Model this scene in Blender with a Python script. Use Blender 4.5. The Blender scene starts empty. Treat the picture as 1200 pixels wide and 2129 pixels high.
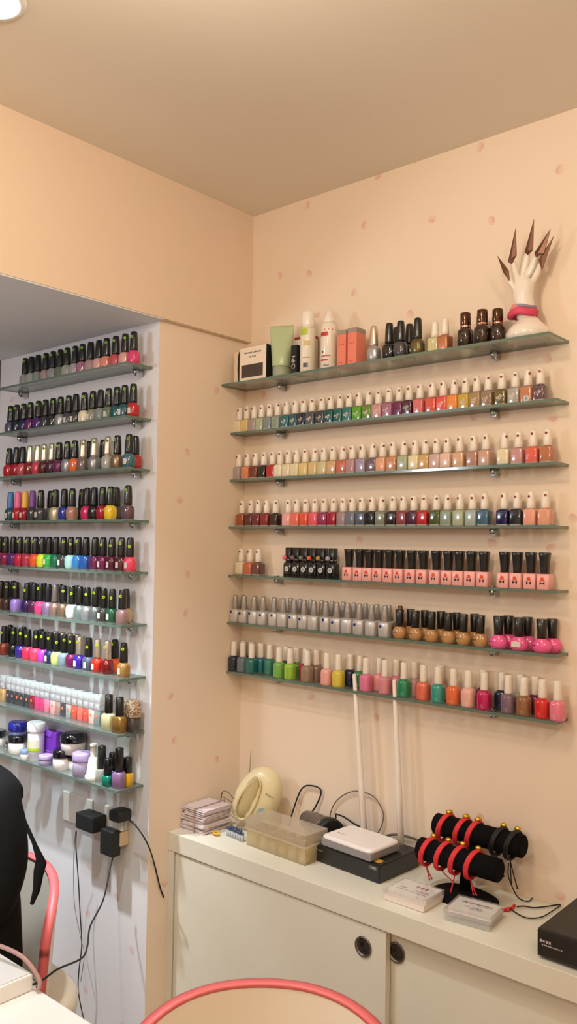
import bpy, bmesh, math, random
from math import sin, cos, pi, radians as R, sqrt
from mathutils import Vector, Matrix
random.seed(7)
scn = bpy.context.scene
COL = scn.collection

# ------------------------------------------------------------------ camera
CAM = Vector((1.7688, -1.8463, 1.5457)); YAW, PIT, ROL, FPX = .7164, .0394, .0156, 1747.8
FW = Vector((-sin(YAW)*cos(PIT), cos(YAW)*cos(PIT), sin(PIT)))
_r = FW.cross(Vector((0, 0, 1))).normalized(); _u = _r.cross(FW)
RT = _r*cos(ROL) + _u*sin(ROL); UP = -_r*sin(ROL) + _u*cos(ROL)
cd = bpy.data.cameras.new('camera'); co = bpy.data.objects.new('camera', cd); COL.objects.link(co)
m = Matrix((RT, UP, -FW)).transposed().to_4x4(); m.translation = CAM; co.matrix_world = m
cd.sensor_fit = 'VERTICAL'; cd.sensor_height = 36; cd.lens = FPX/2129*36; cd.clip_start = .02
scn.camera = co

def un(px, py, ax, val):
    """point of the photo read onto the plane coordinate[ax] = val"""
    d = FW + RT*((px-600)/FPX) - UP*((py-1064.5)/FPX)
    return CAM + d*((val-CAM[ax])/d[ax])
def xat(px, y, z):
    """place along a shelf (x) seen at photo column px, at depth y and height z"""
    a, b = -2.0, 2.2
    for _ in range(40):
        mm = (a+b)/2; v = Vector((mm, y, z))-CAM
        if 600+FPX*v.dot(RT)/v.dot(FW) < px: a = mm
        else: b = mm
    return a

# ------------------------------------------------------------------ materials
def lin(c):
    c = c/255
    return c/12.92 if c <= .04045 else ((c+.055)/1.055)**2.4
def hx(h):
    return (lin(int(h[0:2], 16)), lin(int(h[2:4], 16)), lin(int(h[4:6], 16)), 1)
_M = {}
def mat(h, rough=.5, metal=0., coat=0., spec=.5, trans=0., alpha=1., noise=0., nscale=200., bump=0.):
    key = (h, rough, metal, coat, spec, trans, alpha, noise, nscale, bump)
    if key in _M: return _M[key]
    m = bpy.data.materials.new('paint_'+h); m.use_nodes = True
    b = m.node_tree.nodes['Principled BSDF']; nt = m.node_tree
    b.inputs['Base Color'].default_value = hx(h); b.inputs['Roughness'].default_value = rough
    b.inputs['Metallic'].default_value = metal; b.inputs['Coat Weight'].default_value = coat
    b.inputs['Coat Roughness'].default_value = .04; b.inputs['Specular IOR Level'].default_value = spec
    b.inputs['Transmission Weight'].default_value = trans; b.inputs['Alpha'].default_value = alpha
    if noise or bump:
        tc = nt.nodes.new('ShaderNodeTexCoord'); n = nt.nodes.new('ShaderNodeTexNoise')
        n.inputs['Scale'].default_value = nscale; n.inputs['Detail'].default_value = 4
        nt.links.new(tc.outputs['Object'], n.inputs['Vector'])
        if noise:
            mx = nt.nodes.new('ShaderNodeMix'); mx.data_type = 'RGBA'; c = hx(h)
            mx.inputs['A'].default_value = [v*(1-noise) for v in c[:3]]+[1]
            mx.inputs['B'].default_value = [min(1, v*(1+noise)) for v in c[:3]]+[1]
            nt.links.new(n.outputs['Fac'], mx.inputs['Factor']); nt.links.new(mx.outputs['Result'], b.inputs['Base Color'])
        if bump:
            bp = nt.nodes.new('ShaderNodeBump'); bp.inputs['Strength'].default_value = bump; bp.inputs['Distance'].default_value = .002
            nt.links.new(n.outputs['Fac'], bp.inputs['Height']); nt.links.new(bp.outputs['Normal'], b.inputs['Normal'])
    _M[key] = m
    return m
def glassy(name, tint, body, bodyw, rough=.03, tl=.0):
    """sheet or bottle glass: tinted see-through + fresnel gloss + a little diffuse body"""
    m = bpy.data.materials.new(name); m.use_nodes = True; nt = m.node_tree; nt.nodes.clear()
    o = nt.nodes.new('ShaderNodeOutputMaterial'); t = nt.nodes.new('ShaderNodeBsdfTransparent'); g = nt.nodes.new('ShaderNodeBsdfGlossy')
    d = nt.nodes.new('ShaderNodeBsdfDiffuse'); f = nt.nodes.new('ShaderNodeLayerWeight'); pw = nt.nodes.new('ShaderNodeMath'); ml = nt.nodes.new('ShaderNodeMath'); a = nt.nodes.new('ShaderNodeMixShader'); b = nt.nodes.new('ShaderNodeMixShader')
    t.inputs['Color'].default_value = (*tint, 1); d.inputs['Color'].default_value = hx(body); g.inputs['Roughness'].default_value = rough
    pw.operation = 'POWER'; pw.inputs[1].default_value = 4; ml.operation = 'MULTIPLY_ADD'; ml.inputs[1].default_value = .7; ml.inputs[2].default_value = .04
    f.inputs['Blend'].default_value = .5; nt.links.new(f.outputs['Facing'], pw.inputs[0]); nt.links.new(pw.outputs[0], ml.inputs[0]); a.inputs['Fac'].default_value = bodyw
    dd = d
    if tl:
        q = nt.nodes.new('ShaderNodeBsdfTranslucent'); q.inputs['Color'].default_value = hx(body); dd = nt.nodes.new('ShaderNodeMixShader'); dd.inputs['Fac'].default_value = tl
        nt.links.new(d.outputs[0], dd.inputs[1]); nt.links.new(q.outputs[0], dd.inputs[2])
    nt.links.new(t.outputs[0], a.inputs[1]); nt.links.new(dd.outputs[0], a.inputs[2])
    nt.links.new(ml.outputs[0], b.inputs['Fac']); nt.links.new(a.outputs[0], b.inputs[1]); nt.links.new(g.outputs[0], b.inputs[2])
    nt.links.new(b.outputs[0], o.inputs['Surface'])
    return m
def wallpaper(name, base, petal='d98a84', amount=.55):
    m = bpy.data.materials.new(name); m.use_nodes = True; nt = m.node_tree; N = nt.nodes; L = nt.links
    b = N['Principled BSDF']; b.inputs['Roughness'].default_value = .85; b.inputs['Specular IOR Level'].default_value = .2
    g = N.new('ShaderNodeNewGeometry'); s = N.new('ShaderNodeSeparateXYZ'); L.new(g.outputs['Position'], s.inputs[0])
    def math_(op, a, bb=None, c=None):
        n = N.new('ShaderNodeMath'); n.operation = op
        for i, v in enumerate((a, bb, c)):
            if v is None: continue
            if isinstance(v, (int, float)): n.inputs[i].default_value = v
            else: L.new(v, n.inputs[i])
        return n.outputs[0]
    u = math_('ADD', s.outputs['X'], s.outputs['Y'])
    c = N.new('ShaderNodeCombineXYZ'); L.new(math_('MULTIPLY', u, 5.6), c.inputs[0]); L.new(math_('MULTIPLY', s.outputs['Z'], 5.6), c.inputs[1])
    v = N.new('ShaderNodeTexVoronoi'); v.voronoi_dimensions = '2D'; v.inputs['Scale'].default_value = 1; v.inputs['Randomness'].default_value = .75
    L.new(c.outputs[0], v.inputs['Vector'])
    sb = N.new('ShaderNodeVectorMath'); sb.operation = 'SUBTRACT'; L.new(c.outputs[0], sb.inputs[0]); L.new(v.outputs['Position'], sb.inputs[1])
    cs = N.new('ShaderNodeSeparateColor'); L.new(v.outputs['Color'], cs.inputs[0])
    rot = N.new('ShaderNodeVectorRotate'); rot.rotation_type = 'Z_AXIS'; L.new(sb.outputs[0], rot.inputs['Vector']); L.new(math_('MULTIPLY', cs.outputs[1], 6.28), rot.inputs['Angle'])
    p = N.new('ShaderNodeSeparateXYZ'); L.new(rot.outputs[0], p.inputs[0])
    x, y = p.outputs[0], p.outputs[1]
    # petal: a rounded drop, one side tinted stronger, thin rim
    yy = math_('MULTIPLY', y, math_('ADD', 1.15, math_('MULTIPLY', x, 4)))
    r2 = math_('SQRT', math_('ADD', math_('MULTIPLY', x, x), math_('MULTIPLY', yy, yy)))
    fill = math_('SMOOTH_MIN', 1, 1, 0) if False else None
    mr = N.new('ShaderNodeMapRange'); mr.interpolation_type = 'SMOOTHSTEP'; L.new(r2, mr.inputs['Value'])
    mr.inputs['From Min'].default_value = .075; mr.inputs['From Max'].default_value = .06; mr.inputs['To Min'].default_value = 0; mr.inputs['To Max'].default_value = 1
    m2 = N.new('ShaderNodeMapRange'); L.new(y, m2.inputs['Value']); m2.inputs['From Min'].default_value = -.05; m2.inputs['From Max'].default_value = .06
    m2.inputs['To Min'].default_value = .12; m2.inputs['To Max'].default_value = 1
    on = math_('GREATER_THAN', cs.outputs[0], .22)
    k = math_('MULTIPLY', math_('MULTIPLY', math_('MULTIPLY', mr.outputs[0], m2.outputs[0]), on), amount)
    mx = N.new('ShaderNodeMix'); mx.data_type = 'RGBA'; L.new(k, mx.inputs['Factor'])
    mx.inputs['A'].default_value = hx(base); mx.inputs['B'].default_value = hx(petal)
    L.new(mx.outputs['Result'], b.inputs['Base Color'])
    n = N.new('ShaderNodeTexNoise'); n.inputs['Scale'].default_value = 350; bp = N.new('ShaderNodeBump'); bp.inputs['Strength'].default_value = .08; bp.inputs['Distance'].default_value = .001
    L.new(g.outputs['Position'], n.inputs['Vector']); L.new(n.outputs['Fac'], bp.inputs['Height']); L.new(bp.outputs['Normal'], b.inputs['Normal'])
    return m
def crystal(name, base, dark):
    m = bpy.data.materials.new(name); m.use_nodes = True; nt = m.node_tree; N = nt.nodes; L = nt.links
    b = N['Principled BSDF']; b.inputs['Metallic'].default_value = .0; b.inputs['Roughness'].default_value = .08
    tc = N.new('ShaderNodeTexCoord'); v = N.new('ShaderNodeTexVoronoi'); v.inputs['Scale'].default_value = 260; L.new(tc.outputs['Object'], v.inputs['Vector'])
    mx = N.new('ShaderNodeMix'); mx.data_type = 'RGBA'; cs = N.new('ShaderNodeSeparateColor'); L.new(v.outputs['Color'], cs.inputs[0]); L.new(cs.outputs[0], mx.inputs['Factor'])
    mx.inputs['A'].default_value = hx(dark); mx.inputs['B'].default_value = hx(base); L.new(mx.outputs['Result'], b.inputs['Base Color'])
    bp = N.new('ShaderNodeBump'); bp.inputs['Strength'].default_value = .8; bp.inputs['Distance'].default_value = .004; L.new(cs.outputs[1], bp.inputs['Height']); L.new(bp.outputs['Normal'], b.inputs['Normal'])
    return m
def emis(h, s):
    m = bpy.data.materials.new('light_'+h); m.use_nodes = True; b = m.node_tree.nodes['Principled BSDF']
    b.inputs['Emission Color'].default_value = hx(h); b.inputs['Emission Strength'].default_value = s; b.inputs['Base Color'].default_value = hx(h)
    return m

WALLP = wallpaper('wallpaper_petals', 'efdcc8')
WALLA = wallpaper('wallpaper_alcove', 'e2dfe2')  # same paper as the long wall, cool light tint put into its base
PLAIN = mat('e9d2bc', .85, noise=.02, nscale=40); CEIL = mat('e8dfd2', .9, noise=.03, nscale=300)
SOFF = mat('dadce0', .85)
BLACK = mat('141617', .32, coat=.3); MATTE = mat('101112', .6); WHITE = mat('efe6da', .35, coat=.2); CHROME = mat('b9bec2', .18, metal=1.)
SILVER = mat('c9c4c0', .3, metal=.75); SILVCAP = mat('b9b5b2', .35, metal=.8)
GLASS = glassy('shelf_glass', (.88, .95, .92), 'a3aba6', .26)
EDGE = mat('64786c', .15, coat=.3); CLEARG = glassy('clear_bottle_glass', (.9, .93, .92), 'c8ccca', .35)

# ------------------------------------------------------------------ mesh builder
class MB:
    def __init__(s): s.v = []; s.f = []; s.mi = []; s.sm = []
    def add(s, vs, fs, mi=0, smooth=True):
        o = len(s.v); s.v += [tuple(v) for v in vs]
        for f in fs: s.f.append([i+o for i in f]); s.mi.append(mi); s.sm.append(smooth)
        return s
    def loft(s, secs, seg=20, mi=0, smooth=True, M=None, cap=True):
        """secs: (z, rx, ry[, n[, cx, cy]]) superellipse rings stacked in z"""
        vs = []; fs = []
        for q in secs:
            z, rx, ry = q[:3]; n = q[3] if len(q) > 3 else 2.; cx = q[4] if len(q) > 4 else 0; cy = q[5] if len(q) > 5 else 0
            for k in range(seg):
                a = 2*pi*(k+.5)/seg; c_, s_ = cos(a), sin(a)
                vs.append(Vector((cx+rx*math.copysign(abs(c_)**(2/n), c_), cy+ry*math.copysign(abs(s_)**(2/n), s_), z)))
        for i in range(len(secs)-1):
            for k in range(seg):
                k2 = (k+1) % seg; fs.append([i*seg+k, i*seg+k2, (i+1)*seg+k2, (i+1)*seg+k])
        if cap: fs.append(list(range(seg))[::-1]); fs.append([(len(secs)-1)*seg+k for k in range(seg)])
        if M is not None: vs = [M @ v for v in vs]
        s.add(vs, fs, mi, smooth)
        if cap: s.sm[-1] = s.sm[-2] = False
        return s
    def box(s, a, b, mi=0, M=None, bev=0.):
        x0, y0, z0 = a; x1, y1, z1 = b
        if bev <= 0:
            vs = [Vector(p) for p in ((x0,y0,z0),(x1,y0,z0),(x1,y1,z0),(x0,y1,z0),(x0,y0,z1),(x1,y0,z1),(x1,y1,z1),(x0,y1,z1))]
            fs = [(0,3,2,1),(4,5,6,7),(0,1,5,4),(1,2,6,5),(2,3,7,6),(3,0,4,7)]
        else:
            bm = bmesh.new(); bmesh.ops.create_cube(bm, size=1)
            for v in bm.verts: v.co = Vector(((x0+x1)/2+v.co.x*(x1-x0), (y0+y1)/2+v.co.y*(y1-y0), (z0+z1)/2+v.co.z*(z1-z0)))
            bmesh.ops.bevel(bm, geom=bm.edges[:], offset=bev, segments=2, affect='EDGES', profile=.6)
            bm.verts.index_update(); vs = [v.co.copy() for v in bm.verts]; fs = [[v.index for v in f.verts] for f in bm.faces]; bm.free()
        if M is not None: vs = [M @ v for v in vs]
        return s.add(vs, fs, mi, False)
    def prism(s, poly, h, mi=0, M=None, smooth=False):
        """2-D outline (x, z) extruded from y=0 to y=-h"""
        n = len(poly); vs = [Vector((x, 0, z)) for x, z in poly]+[Vector((x, -h, z)) for x, z in poly]
        fs = [list(range(n))[::-1], [n+i for i in range(n)]]+[[i, (i+1) % n, n+(i+1) % n, n+i] for i in range(n)]
        if M is not None: vs = [M @ v for v in vs]
        return s.add(vs, fs, mi, smooth)
    def tube(s, pts, r, seg=8, mi=0, sub=6, rr=None):
        P = [Vector(p) for p in pts]; n = len(P); Q = []; RR = []
        rad = rr or [r]*n
        if n > 2 and sub > 1:
            for i in range(n-1):
                p0, p1, p2, p3 = P[max(i-1, 0)], P[i], P[i+1], P[min(i+2, n-1)]
                for k in range(sub):
                    t = k/sub; Q.append(.5*((2*p1)+(p2-p0)*t+(2*p0-5*p1+4*p2-p3)*t*t+(3*p1-p0-3*p2+p3)*t**3)); RR.append(rad[i]*(1-t)+rad[i+1]*t)
            Q.append(P[-1]); RR.append(rad[-1])
        else: Q = P; RR = rad
        vs = []; up = None
        for i, q in enumerate(Q):
            d = (Q[min(i+1, len(Q)-1)]-Q[max(i-1, 0)])
            d = d.normalized() if d.length > 1e-9 else Vector((0, 0, 1))
            if up is None: up = d.orthogonal().normalized()
            up = (up-d*up.dot(d)); up = up.normalized() if up.length > 1e-6 else d.orthogonal().normalized()
            w = d.cross(up)
            for k in range(seg):
                a = 2*pi*k/seg; vs.append(q+(up*cos(a)+w*sin(a))*RR[i])
        fs = [[i*seg+k, i*seg+(k+1) % seg, (i+1)*seg+(k+1) % seg, (i+1)*seg+k] for i in range(len(Q)-1) for k in range(seg)]
        fs += [list(range(seg))[::-1], [(len(Q)-1)*seg+k for k in range(seg)]]
        return s.add(vs, fs, mi, True)
    def disc(s, r, h=.0006, seg=14, mi=0, M=None, rz=None):
        """thin disc facing -y"""
        return s.prism([(r*cos(2*pi*k/seg), (rz or r)*sin(2*pi*k/seg)) for k in range(seg)], h, mi, M)
    def ball(s, c, r, mi=0, seg=12, sc=(1, 1, 1)):
        secs = []
        for i in range(1, 8):
            a = -pi/2+pi*i/8; secs.append((c[2]+r*sc[2]*sin(a), r*sc[0]*cos(a), r*sc[1]*cos(a), 2, c[0], c[1]))
        return s.loft(secs, seg, mi)
    def mesh(s, name, mats):
        me = bpy.data.meshes.new(name); me.from_pydata(s.v, [], s.f)
        for m in mats: me.materials.append(m)
        me.polygons.foreach_set('material_index', s.mi); me.polygons.foreach_set('use_smooth', s.sm); me.update()
        return me
    def build(s, name, mats, parent=None, loc=(0, 0, 0), rot=(0, 0, 0)):
        if not isinstance(mats, (list, tuple)): mats = [mats]
        return put(name, s.mesh(name, mats), parent, loc, rot)
def put(name, me, parent=None, loc=(0, 0, 0), rot=(0, 0, 0), mats=None):
    o = bpy.data.objects.new(name, me); COL.objects.link(o); o.parent = parent; o.location = loc; o.rotation_euler = rot
    if mats:
        for i, m in enumerate(mats):
            o.material_slots[i].link = 'OBJECT'; o.material_slots[i].material = m
    return o
def tag(o, label, cat, group=None, kind=None):
    o['label'] = label; o['category'] = cat
    if group: o['group'] = group
    if kind: o['kind'] = kind
    return o
def thing(name, label, cat, loc=(0, 0, 0), rz=0, group=None):
    o = bpy.data.objects.new(name, None); COL.objects.link(o); o.empty_display_size = .02
    o.location = loc; o.rotation_euler = (0, 0, rz); return tag(o, label, cat, group)
def struct(name, mb, mats):
    o = mb.build(name, mats); o['kind'] = 'structure'; return o
_T = {}
def text_mesh(s, size, depth=.0002):
    k = (s, size, depth)
    if k not in _T:
        cu = bpy.data.curves.new('t', 'FONT'); cu.body = s; cu.size = size; cu.extrude = depth; cu.align_x = 'CENTER'; cu.align_y = 'CENTER'; cu.resolution_u = 3
        ob = bpy.data.objects.new('t', cu); COL.objects.link(ob); dg = bpy.context.evaluated_depsgraph_get()
        me = bpy.data.meshes.new_from_object(ob.evaluated_get(dg)); bpy.data.objects.remove(ob); me.name = 'lettering'; _T[k] = me
    return _T[k]
def letter(s, size, m, parent, loc, rot=(pi/2, 0, 0), scale=(1, 1, 1)):
    me = text_mesh(s, size).copy(); me.materials.clear(); me.materials.append(m)
    o = put('lettering', me, parent, loc, rot); o.scale = scale; return o
def marks(mb, x0, x1, z, h, n, seed, mi=0, gap=.25):
    """a line of small unreadable print as short bars (facing -y, in the x/z plane)"""
    rr = random.Random(seed); w = (x1-x0)/n
    for i in range(n):
        a = x0+i*w; b = a+w*(1-gap*rr.uniform(.6, 1.6)); k = rr.uniform(.55, 1)
        mb.prism([(a, z-h*k/2), (b, z-h*k/2), (b, z+h*k/2), (a, z+h*k/2)], .0003, mi)

# ------------------------------------------------------------------ room
H, HB, DC, LC = 2.556, 2.164, .0193, .3478
XW = -.848; XE = 3.4; YE = -3.8
mb = MB(); mb.box((-1.2, 0, 0), (XE+.1, .12, H)); struct('wall_right', mb, WALLP)
mb = MB(); mb.box((-1.2, YE, HB), (0, 0, H)); struct('wall_left_beam', mb, PLAIN)
mb = MB(); mb.box((XW-.2, -LC, 0), (-DC, 0, HB)); o = struct('wall_column', mb, [WALLP, WALLA])
for p in o.data.polygons:
    if abs(p.normal.y+1) < .01: p.material_index = 1
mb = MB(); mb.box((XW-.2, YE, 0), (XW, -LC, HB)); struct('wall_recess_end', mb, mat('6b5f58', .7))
mb = MB(); mb.box((XW-.4, YE-.1, -.1), (XE+.1, .1, 0)); struct('floor', mb, mat('b9a48e', .4, noise=.08, nscale=6))
mb = MB(); mb.box((-1.2, YE-.1, H), (XE+.1, .12, H+.1)); struct('ceiling', mb, CEIL)
mb = MB(); mb.box((XE, YE, 0), (XE+.1, 0, H)); struct('wall_front', mb, PLAIN)
mb = MB(); mb.box((XW, YE-.1, 0), (XE+.1, YE, H)); struct('wall_back', mb, PLAIN)
mb = MB(); mb.box((XW, YE+.001, HB-.004), (-.001, -LC-.001, HB-.0005)); struct('trim_soffit', mb, SOFF)

# ------------------------------------------------------------------ shelves
ZR = [0, 2.021, 1.8807, 1.7395, 1.5984, 1.4549, 1.3144, 1.1692]
ZL = [0, 2.0355, 1.8897, 1.7492, 1.6082, 1.466, 1.3235, 1.1807, 1.0337, .8868]
ORD = ['', 'top', 'second', 'third', 'fourth', 'fifth', 'sixth', 'seventh', 'eighth', 'bottom']
def brk(parent, x, y, m=CHROME):
    b = MB()
    b.loft([(-.015, .008, .008), (-.004, .009, .009)], 16)
    b.box((-.006, .0, -.020), (.006, .022, -.004), bev=.002)
    b.loft([(.0032, .008, .008), (.0055, .007, .007)], 16)
    b.build('shelf_bracket', m, parent, (x, y, 0))
def shelf(x0, x1, yb, depth, z, label, group, bx):
    b = MB(); t = .0032
    vs = [(x0, yb-depth, -t), (x1, yb-depth, -t), (x1, yb, -t), (x0, yb, -t), (x0, yb-depth, t), (x1, yb-depth, t), (x1, yb, t), (x0, yb, t)]
    b.add(vs, [(0, 3, 2, 1), (4, 5, 6, 7)], 0, False); b.add(vs, [(0, 1, 5, 4), (1, 2, 6, 5), (3, 0, 4, 7), (2, 3, 7, 6)], 1, False)
    o = b.build('glass_shelf', [GLASS, EDGE], None, (0, 0, z)); tag(o, label, 'shelf', group)
    for x in bx: brk(o, x, yb-.024)
    return o
for i in range(1, 8):
    nm = 'bottom' if i == 7 else ORD[i]
    shelf(-.0193, 1.0, -.0005, .1054 if i == 1 else .0635, ZR[i]-.0032, '%s glass shelf of the seven on the long petal wallpaper wall' % nm, 'glass shelves on the long wall', (.142, .826))
for i in range(1, 10):
    shelf(-.70 if i < 3 else -.797, -.0457, -LC-.0005, .0892, ZL[i]-.0032, '%s glass shelf of the nine on the alcove wall' % ORD[i], 'glass shelves in the alcove', (-.705+(.03 if i < 3 else 0), -.088))

# ------------------------------------------------------------------ polish colours (name -> hex)
P = dict((a.strip(), b) for a, b in (l.split('=') for l in '''cream=e6d9b4;pale yellow=e3c878;mauve grey=a99a9c;sage=a9b496;slate grey=7f8c90;grey green=8a9c8c;teal=1e6f78;deep teal=175a66;navy=18213f;slate blue=4c5568;charcoal=3c3f45;dark teal=10565a;dull teal=2f7778;bright green=4fa61c;olive green=5f8c2c;dusty rose=c98f92;mauve=a5668a;plum=6d1f52;dark plum=4a1a3c;rose=d96a6e;coral red=e2503f;red coral=ee4a4c;orange=f08a35;gold=c7a53a;tan=a5855c;taupe=94795f;olive brown=6c6030;silver grey=a9a59d;copper=c67c58;dark mauve=664652
salmon orange=e88a62;brown red=7a3226;black=15161a;red=c21c26;pale cream=eadfc0;ivory=e6dbb0;tan cream=dcc088;soft tan=d6a874;terracotta=cf6a4e;mauve pink=bd8c92;lavender=a795b4;plum grey=6e5560;peach=eba583;peach brown=cb8a64;pale olive=cfc792;gold tan=cfa562;pale mauve=cfaaa4;pale pink=e8c0b0;beige=d6ad88;taupe pink=b58674;pinkish beige=cfa18c;coral=ea6152;bronze=bd6f48
brown orange=a34c26;maroon brown=60262a;wine=751f2e;brick red=8c2228;dark maroon=2e0d10;blush pink=efa6a4;coral pink=f36a5a;red orange=f0503a;hot coral=f4566a;magenta plum=9a2458;crimson=ab0f2c;grey mauve=a18890;slate=6f7686;dark slate=505a70;sage grey=7e8672;black maroon=241416;rosewood=8f3a44;olive=44561e;blue grey=9fb0ac;steel blue=3a6482;royal navy=0d1658;ink navy=1c202c;peach pink=eb9c86;salmon=e39a7c
mauve brown=6d4440;pink=f29a96;tan brown=b07a48;bright pink=ee4f90;dark navy slate=1b2638;blue slate=5f7482;sea teal=0f6a66;teal green=2f7d66;light green=6fae44;lime green=8dc12e;green=4a9a26;mauve taupe=8a6a5c;pastel pink=f0a29a;yellow=dcc238;deep navy=101a44;mid green=2f7a44;rose pink=e5749a;dusty pink=d9828c;emerald=1d8a5e;candy pink=e47c92;coral orange=e8684c;turquoise=2f9a8c;bright orange=ea6a34;baby pink=eeb0a4;magenta=c8105e;dusk mauve=7c6276;cocoa=94603e;dark magenta=70123a;bright red=e0201c;bubblegum pink=ee7892
clear=cfccc4;clear grey=b4b4b0;sheer pink=d9b4b4;silver white=c8c4c8;pearl pink=e0a098;shimmer salmon=e2836c;deep rose=cc4a58;hot pink=e23a72;dark blue=1e2a58;purple magenta=6e1e68;purple=4e2a78;black grey=2a2c30;silver=aeb0b2;olive silver=8f9078;pale aqua=aab8b2;clear green=8f9c80;red pink=d63a54;maroon=5a1c24;glitter silver=9c9ea0;brown grey=766660;teal blue=3a6a78;dark clear=3a3a3c;blue=2636a0;rose tan=b88472;magenta pink=de1e62;bright yellow=f2c81c;dark grey=46444a
plum pink=a83a72;violet=6a2a86;neon yellow=d8e80e;vivid orange=ff5a24;vivid green=27b43c;dark green=0f6a46;mint=a2d6ce;sky blue=2f80d0;deep blue=1c5ab0;magenta wine=7a1650;dark wine=58122e;pink red=e8284e;brown=6a3a22;dark brown=3a2a22;lilac=9a78cc;pale lilac=b4a4c4;black purple=2a1648;lilac shimmer=a888b8;rose beige=a8887c;silver aqua=90a4a0;grey sparkle=808888;dark clear green=1e5a3c;dusty mauve=a07a78;bronze red=7a2c1c;indigo=38208a;pink coral=f43c60;magenta violet=c23ac2;lime=c6d470;grey blue=7c949c;royal purple=3a1e9a;fire red=d02818;dark red=7a0e10;gold bronze=a67c3a;white=e8e4da'''.replace('\n', ';').split(';') if l))

# ------------------------------------------------------------------ bottle kinds (each a set of part meshes)
SIL = mat('e7ddcc', .25, metal=.3, coat=.3)
def lab(*secs): return secs
K = {}
# round-shouldered bottle, tall tapered cap
K['opi'] = dict(w=.0366, h=.0935, body=[(0, .0140, .0125, 2.6), (.002, .0158, .014, 2.8), (.012, .0176, .0155, 2.8), (.027, .0181, .016, 2.7), (.035, .0168, .0145, 2.4), (.0395, .0115, .011), (.0415, .0085, .0085)],
                cap=[(.0405, .0100, .0100), (.0412, .0112, .0112), (.046, .0114, .0114), (.070, .0107, .0107), (.088, .0093, .0093), (.0922, .0082, .0082), (.0935, .0060, .0060)], sticker=.0815, scap=.0090)
# square bottle, small white domed cap
K['she'] = dict(w=.0308, h=.079, body=[(0, .0130, .0130, 6), (.001, .0145, .0145, 6), (.004, .0150, .0150, 7), (.0335, .0150, .0150, 7), (.0365, .0142, .0142, 5), (.0385, .0095, .0095, 3), (.040, .007, .007)],
                cap=[(.0395, .0090, .0090), (.040, .0097, .0097), (.050, .0096, .0096), (.068, .0086, .0086), (.075, .0078, .0078), (.078, .0060, .0060), (.079, .0035, .0035)], sticker=.0695, scap=.0078)
K['gel'] = dict(w=.030, h=.084, body=[(0, .0130, .0125, 7), (.001, .0146, .0135, 7), (.038, .0146, .0135, 7), (.042, .0125, .0118, 5), (.046, .009, .009, 3)],
                cap=[(.0455, .0098, .0098, 6), (.047, .0102, .0102, 6), (.083, .0102, .0102, 6), (.084, .0094, .0094, 6)])
K['mini'] = dict(w=.0304, h=.083, body=[(0, .0140, .0140, 8), (.001, .0148, .0148, 8), (.033, .0148, .0148, 8), (.0345, .0138, .0138, 8), (.0352, .009, .009, 3)],
                 cap=[(.035, .0094, .0094, 3), (.045, .0092, .0092, 3), (.060, .0100, .0100, 3.4), (.075, .0115, .0115, 3.8), (.0818, .0122, .0122, 4), (.083, .0108, .0108, 4)])
K['silv'] = dict(w=.034, h=.080, body=[(0, .0150, .0125, 3.5), (.001, .0162, .0132, 3.8), (.034, .0165, .0132, 3.8), (.037, .0150, .012, 3.4), (.039, .0095, .0095)],
                 cap=[(.0385, .0088, .0088), (.040, .0098, .0098), (.060, .0082, .0082), (.072, .0070, .0070), (.0785, .0064, .0064), (.080, .0048, .0048)])
K['tan'] = dict(w=.038, h=.0735, body=[(0, .0105, .0095, 2.3), (.002, .0140, .011, 2.3), (.009, .0180, .0135, 2.2), (.016, .0190, .0145, 2.2), (.024, .0158, .013, 2.2), (.0295, .0108, .0105), (.031, .009, .009)],
                cap=[(.0305, .0098, .0098), (.045, .0098, .0098), (.0725, .0108, .0108), (.0735, .0100, .0100)])
K['pnk'] = dict(w=.046, h=.075, body=[(0, .0110, .0095, 2.3), (.002, .0165, .0125, 2.3), (.009, .0215, .0155, 2.3), (.016, .0222, .0162, 2.3), (.024, .0185, .014, 2.2), (.0305, .0120, .0115), (.032, .010, .010)],
                cap=[(.0315, .0105, .0105), (.046, .0105, .0105), (.074, .0124, .0124), (.075, .0115, .0115)])
K['cyl'] = dict(w=.0325, h=.087, body=[(0, .0125, .0125, 2.4), (.0015, .0148, .0148, 2.8), (.005, .0158, .0158, 3), (.036, .0160, .0160, 3), (.041, .0145, .0145, 2.6), (.0445, .0105, .0105), (.046, .008, .008)],
                cap=[(.0455, .0092, .0092), (.047, .0096, .0096), (.066, .0088, .0088), (.084, .0086, .0086), (.0865, .0076, .0076), (.087, .005, .005)])
K['crys'] = dict(w=.0262, h=.082, body=[(0, .0118, .0118, 8), (.001, .0124, .0124, 8), (.038, .0124, .0124, 8), (.0395, .0112, .0112, 8)],
                 cap=[(.0395, .0118, .0118, 9), (.0405, .0128, .0128, 9), (.0805, .0128, .0128, 9), (.082, .0118, .0118, 9)])
K['ring'] = dict(w=.040, h=.088, body=[(0, .0178, .0178, 3.2), (.001, .0190, .0190, 3.2), (.040, .0193, .0193, 3.2), (.046, .0165, .0165, 2.6), (.049, .0130, .0130)],
                 cap=[(.0555, .0140, .0140, 2.4), (.056, .0145, .0145), (.085, .0145, .0145), (.088, .0130, .0130)])
K['boxy'] = dict(w=.036, h=.095, body=[(0, .0165, .013, 5), (.001, .0175, .0140, 6), (.038, .0178, .0140, 6), (.043, .0150, .012, 4), (.046, .009, .009)],
                 cap=[(.0455, .0110, .0110), (.047, .0118, .0118), (.0935, .0105, .0105), (.095, .0088, .0088)])
FOOT = mat('b6b2a8', .1, coat=.5)
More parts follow.
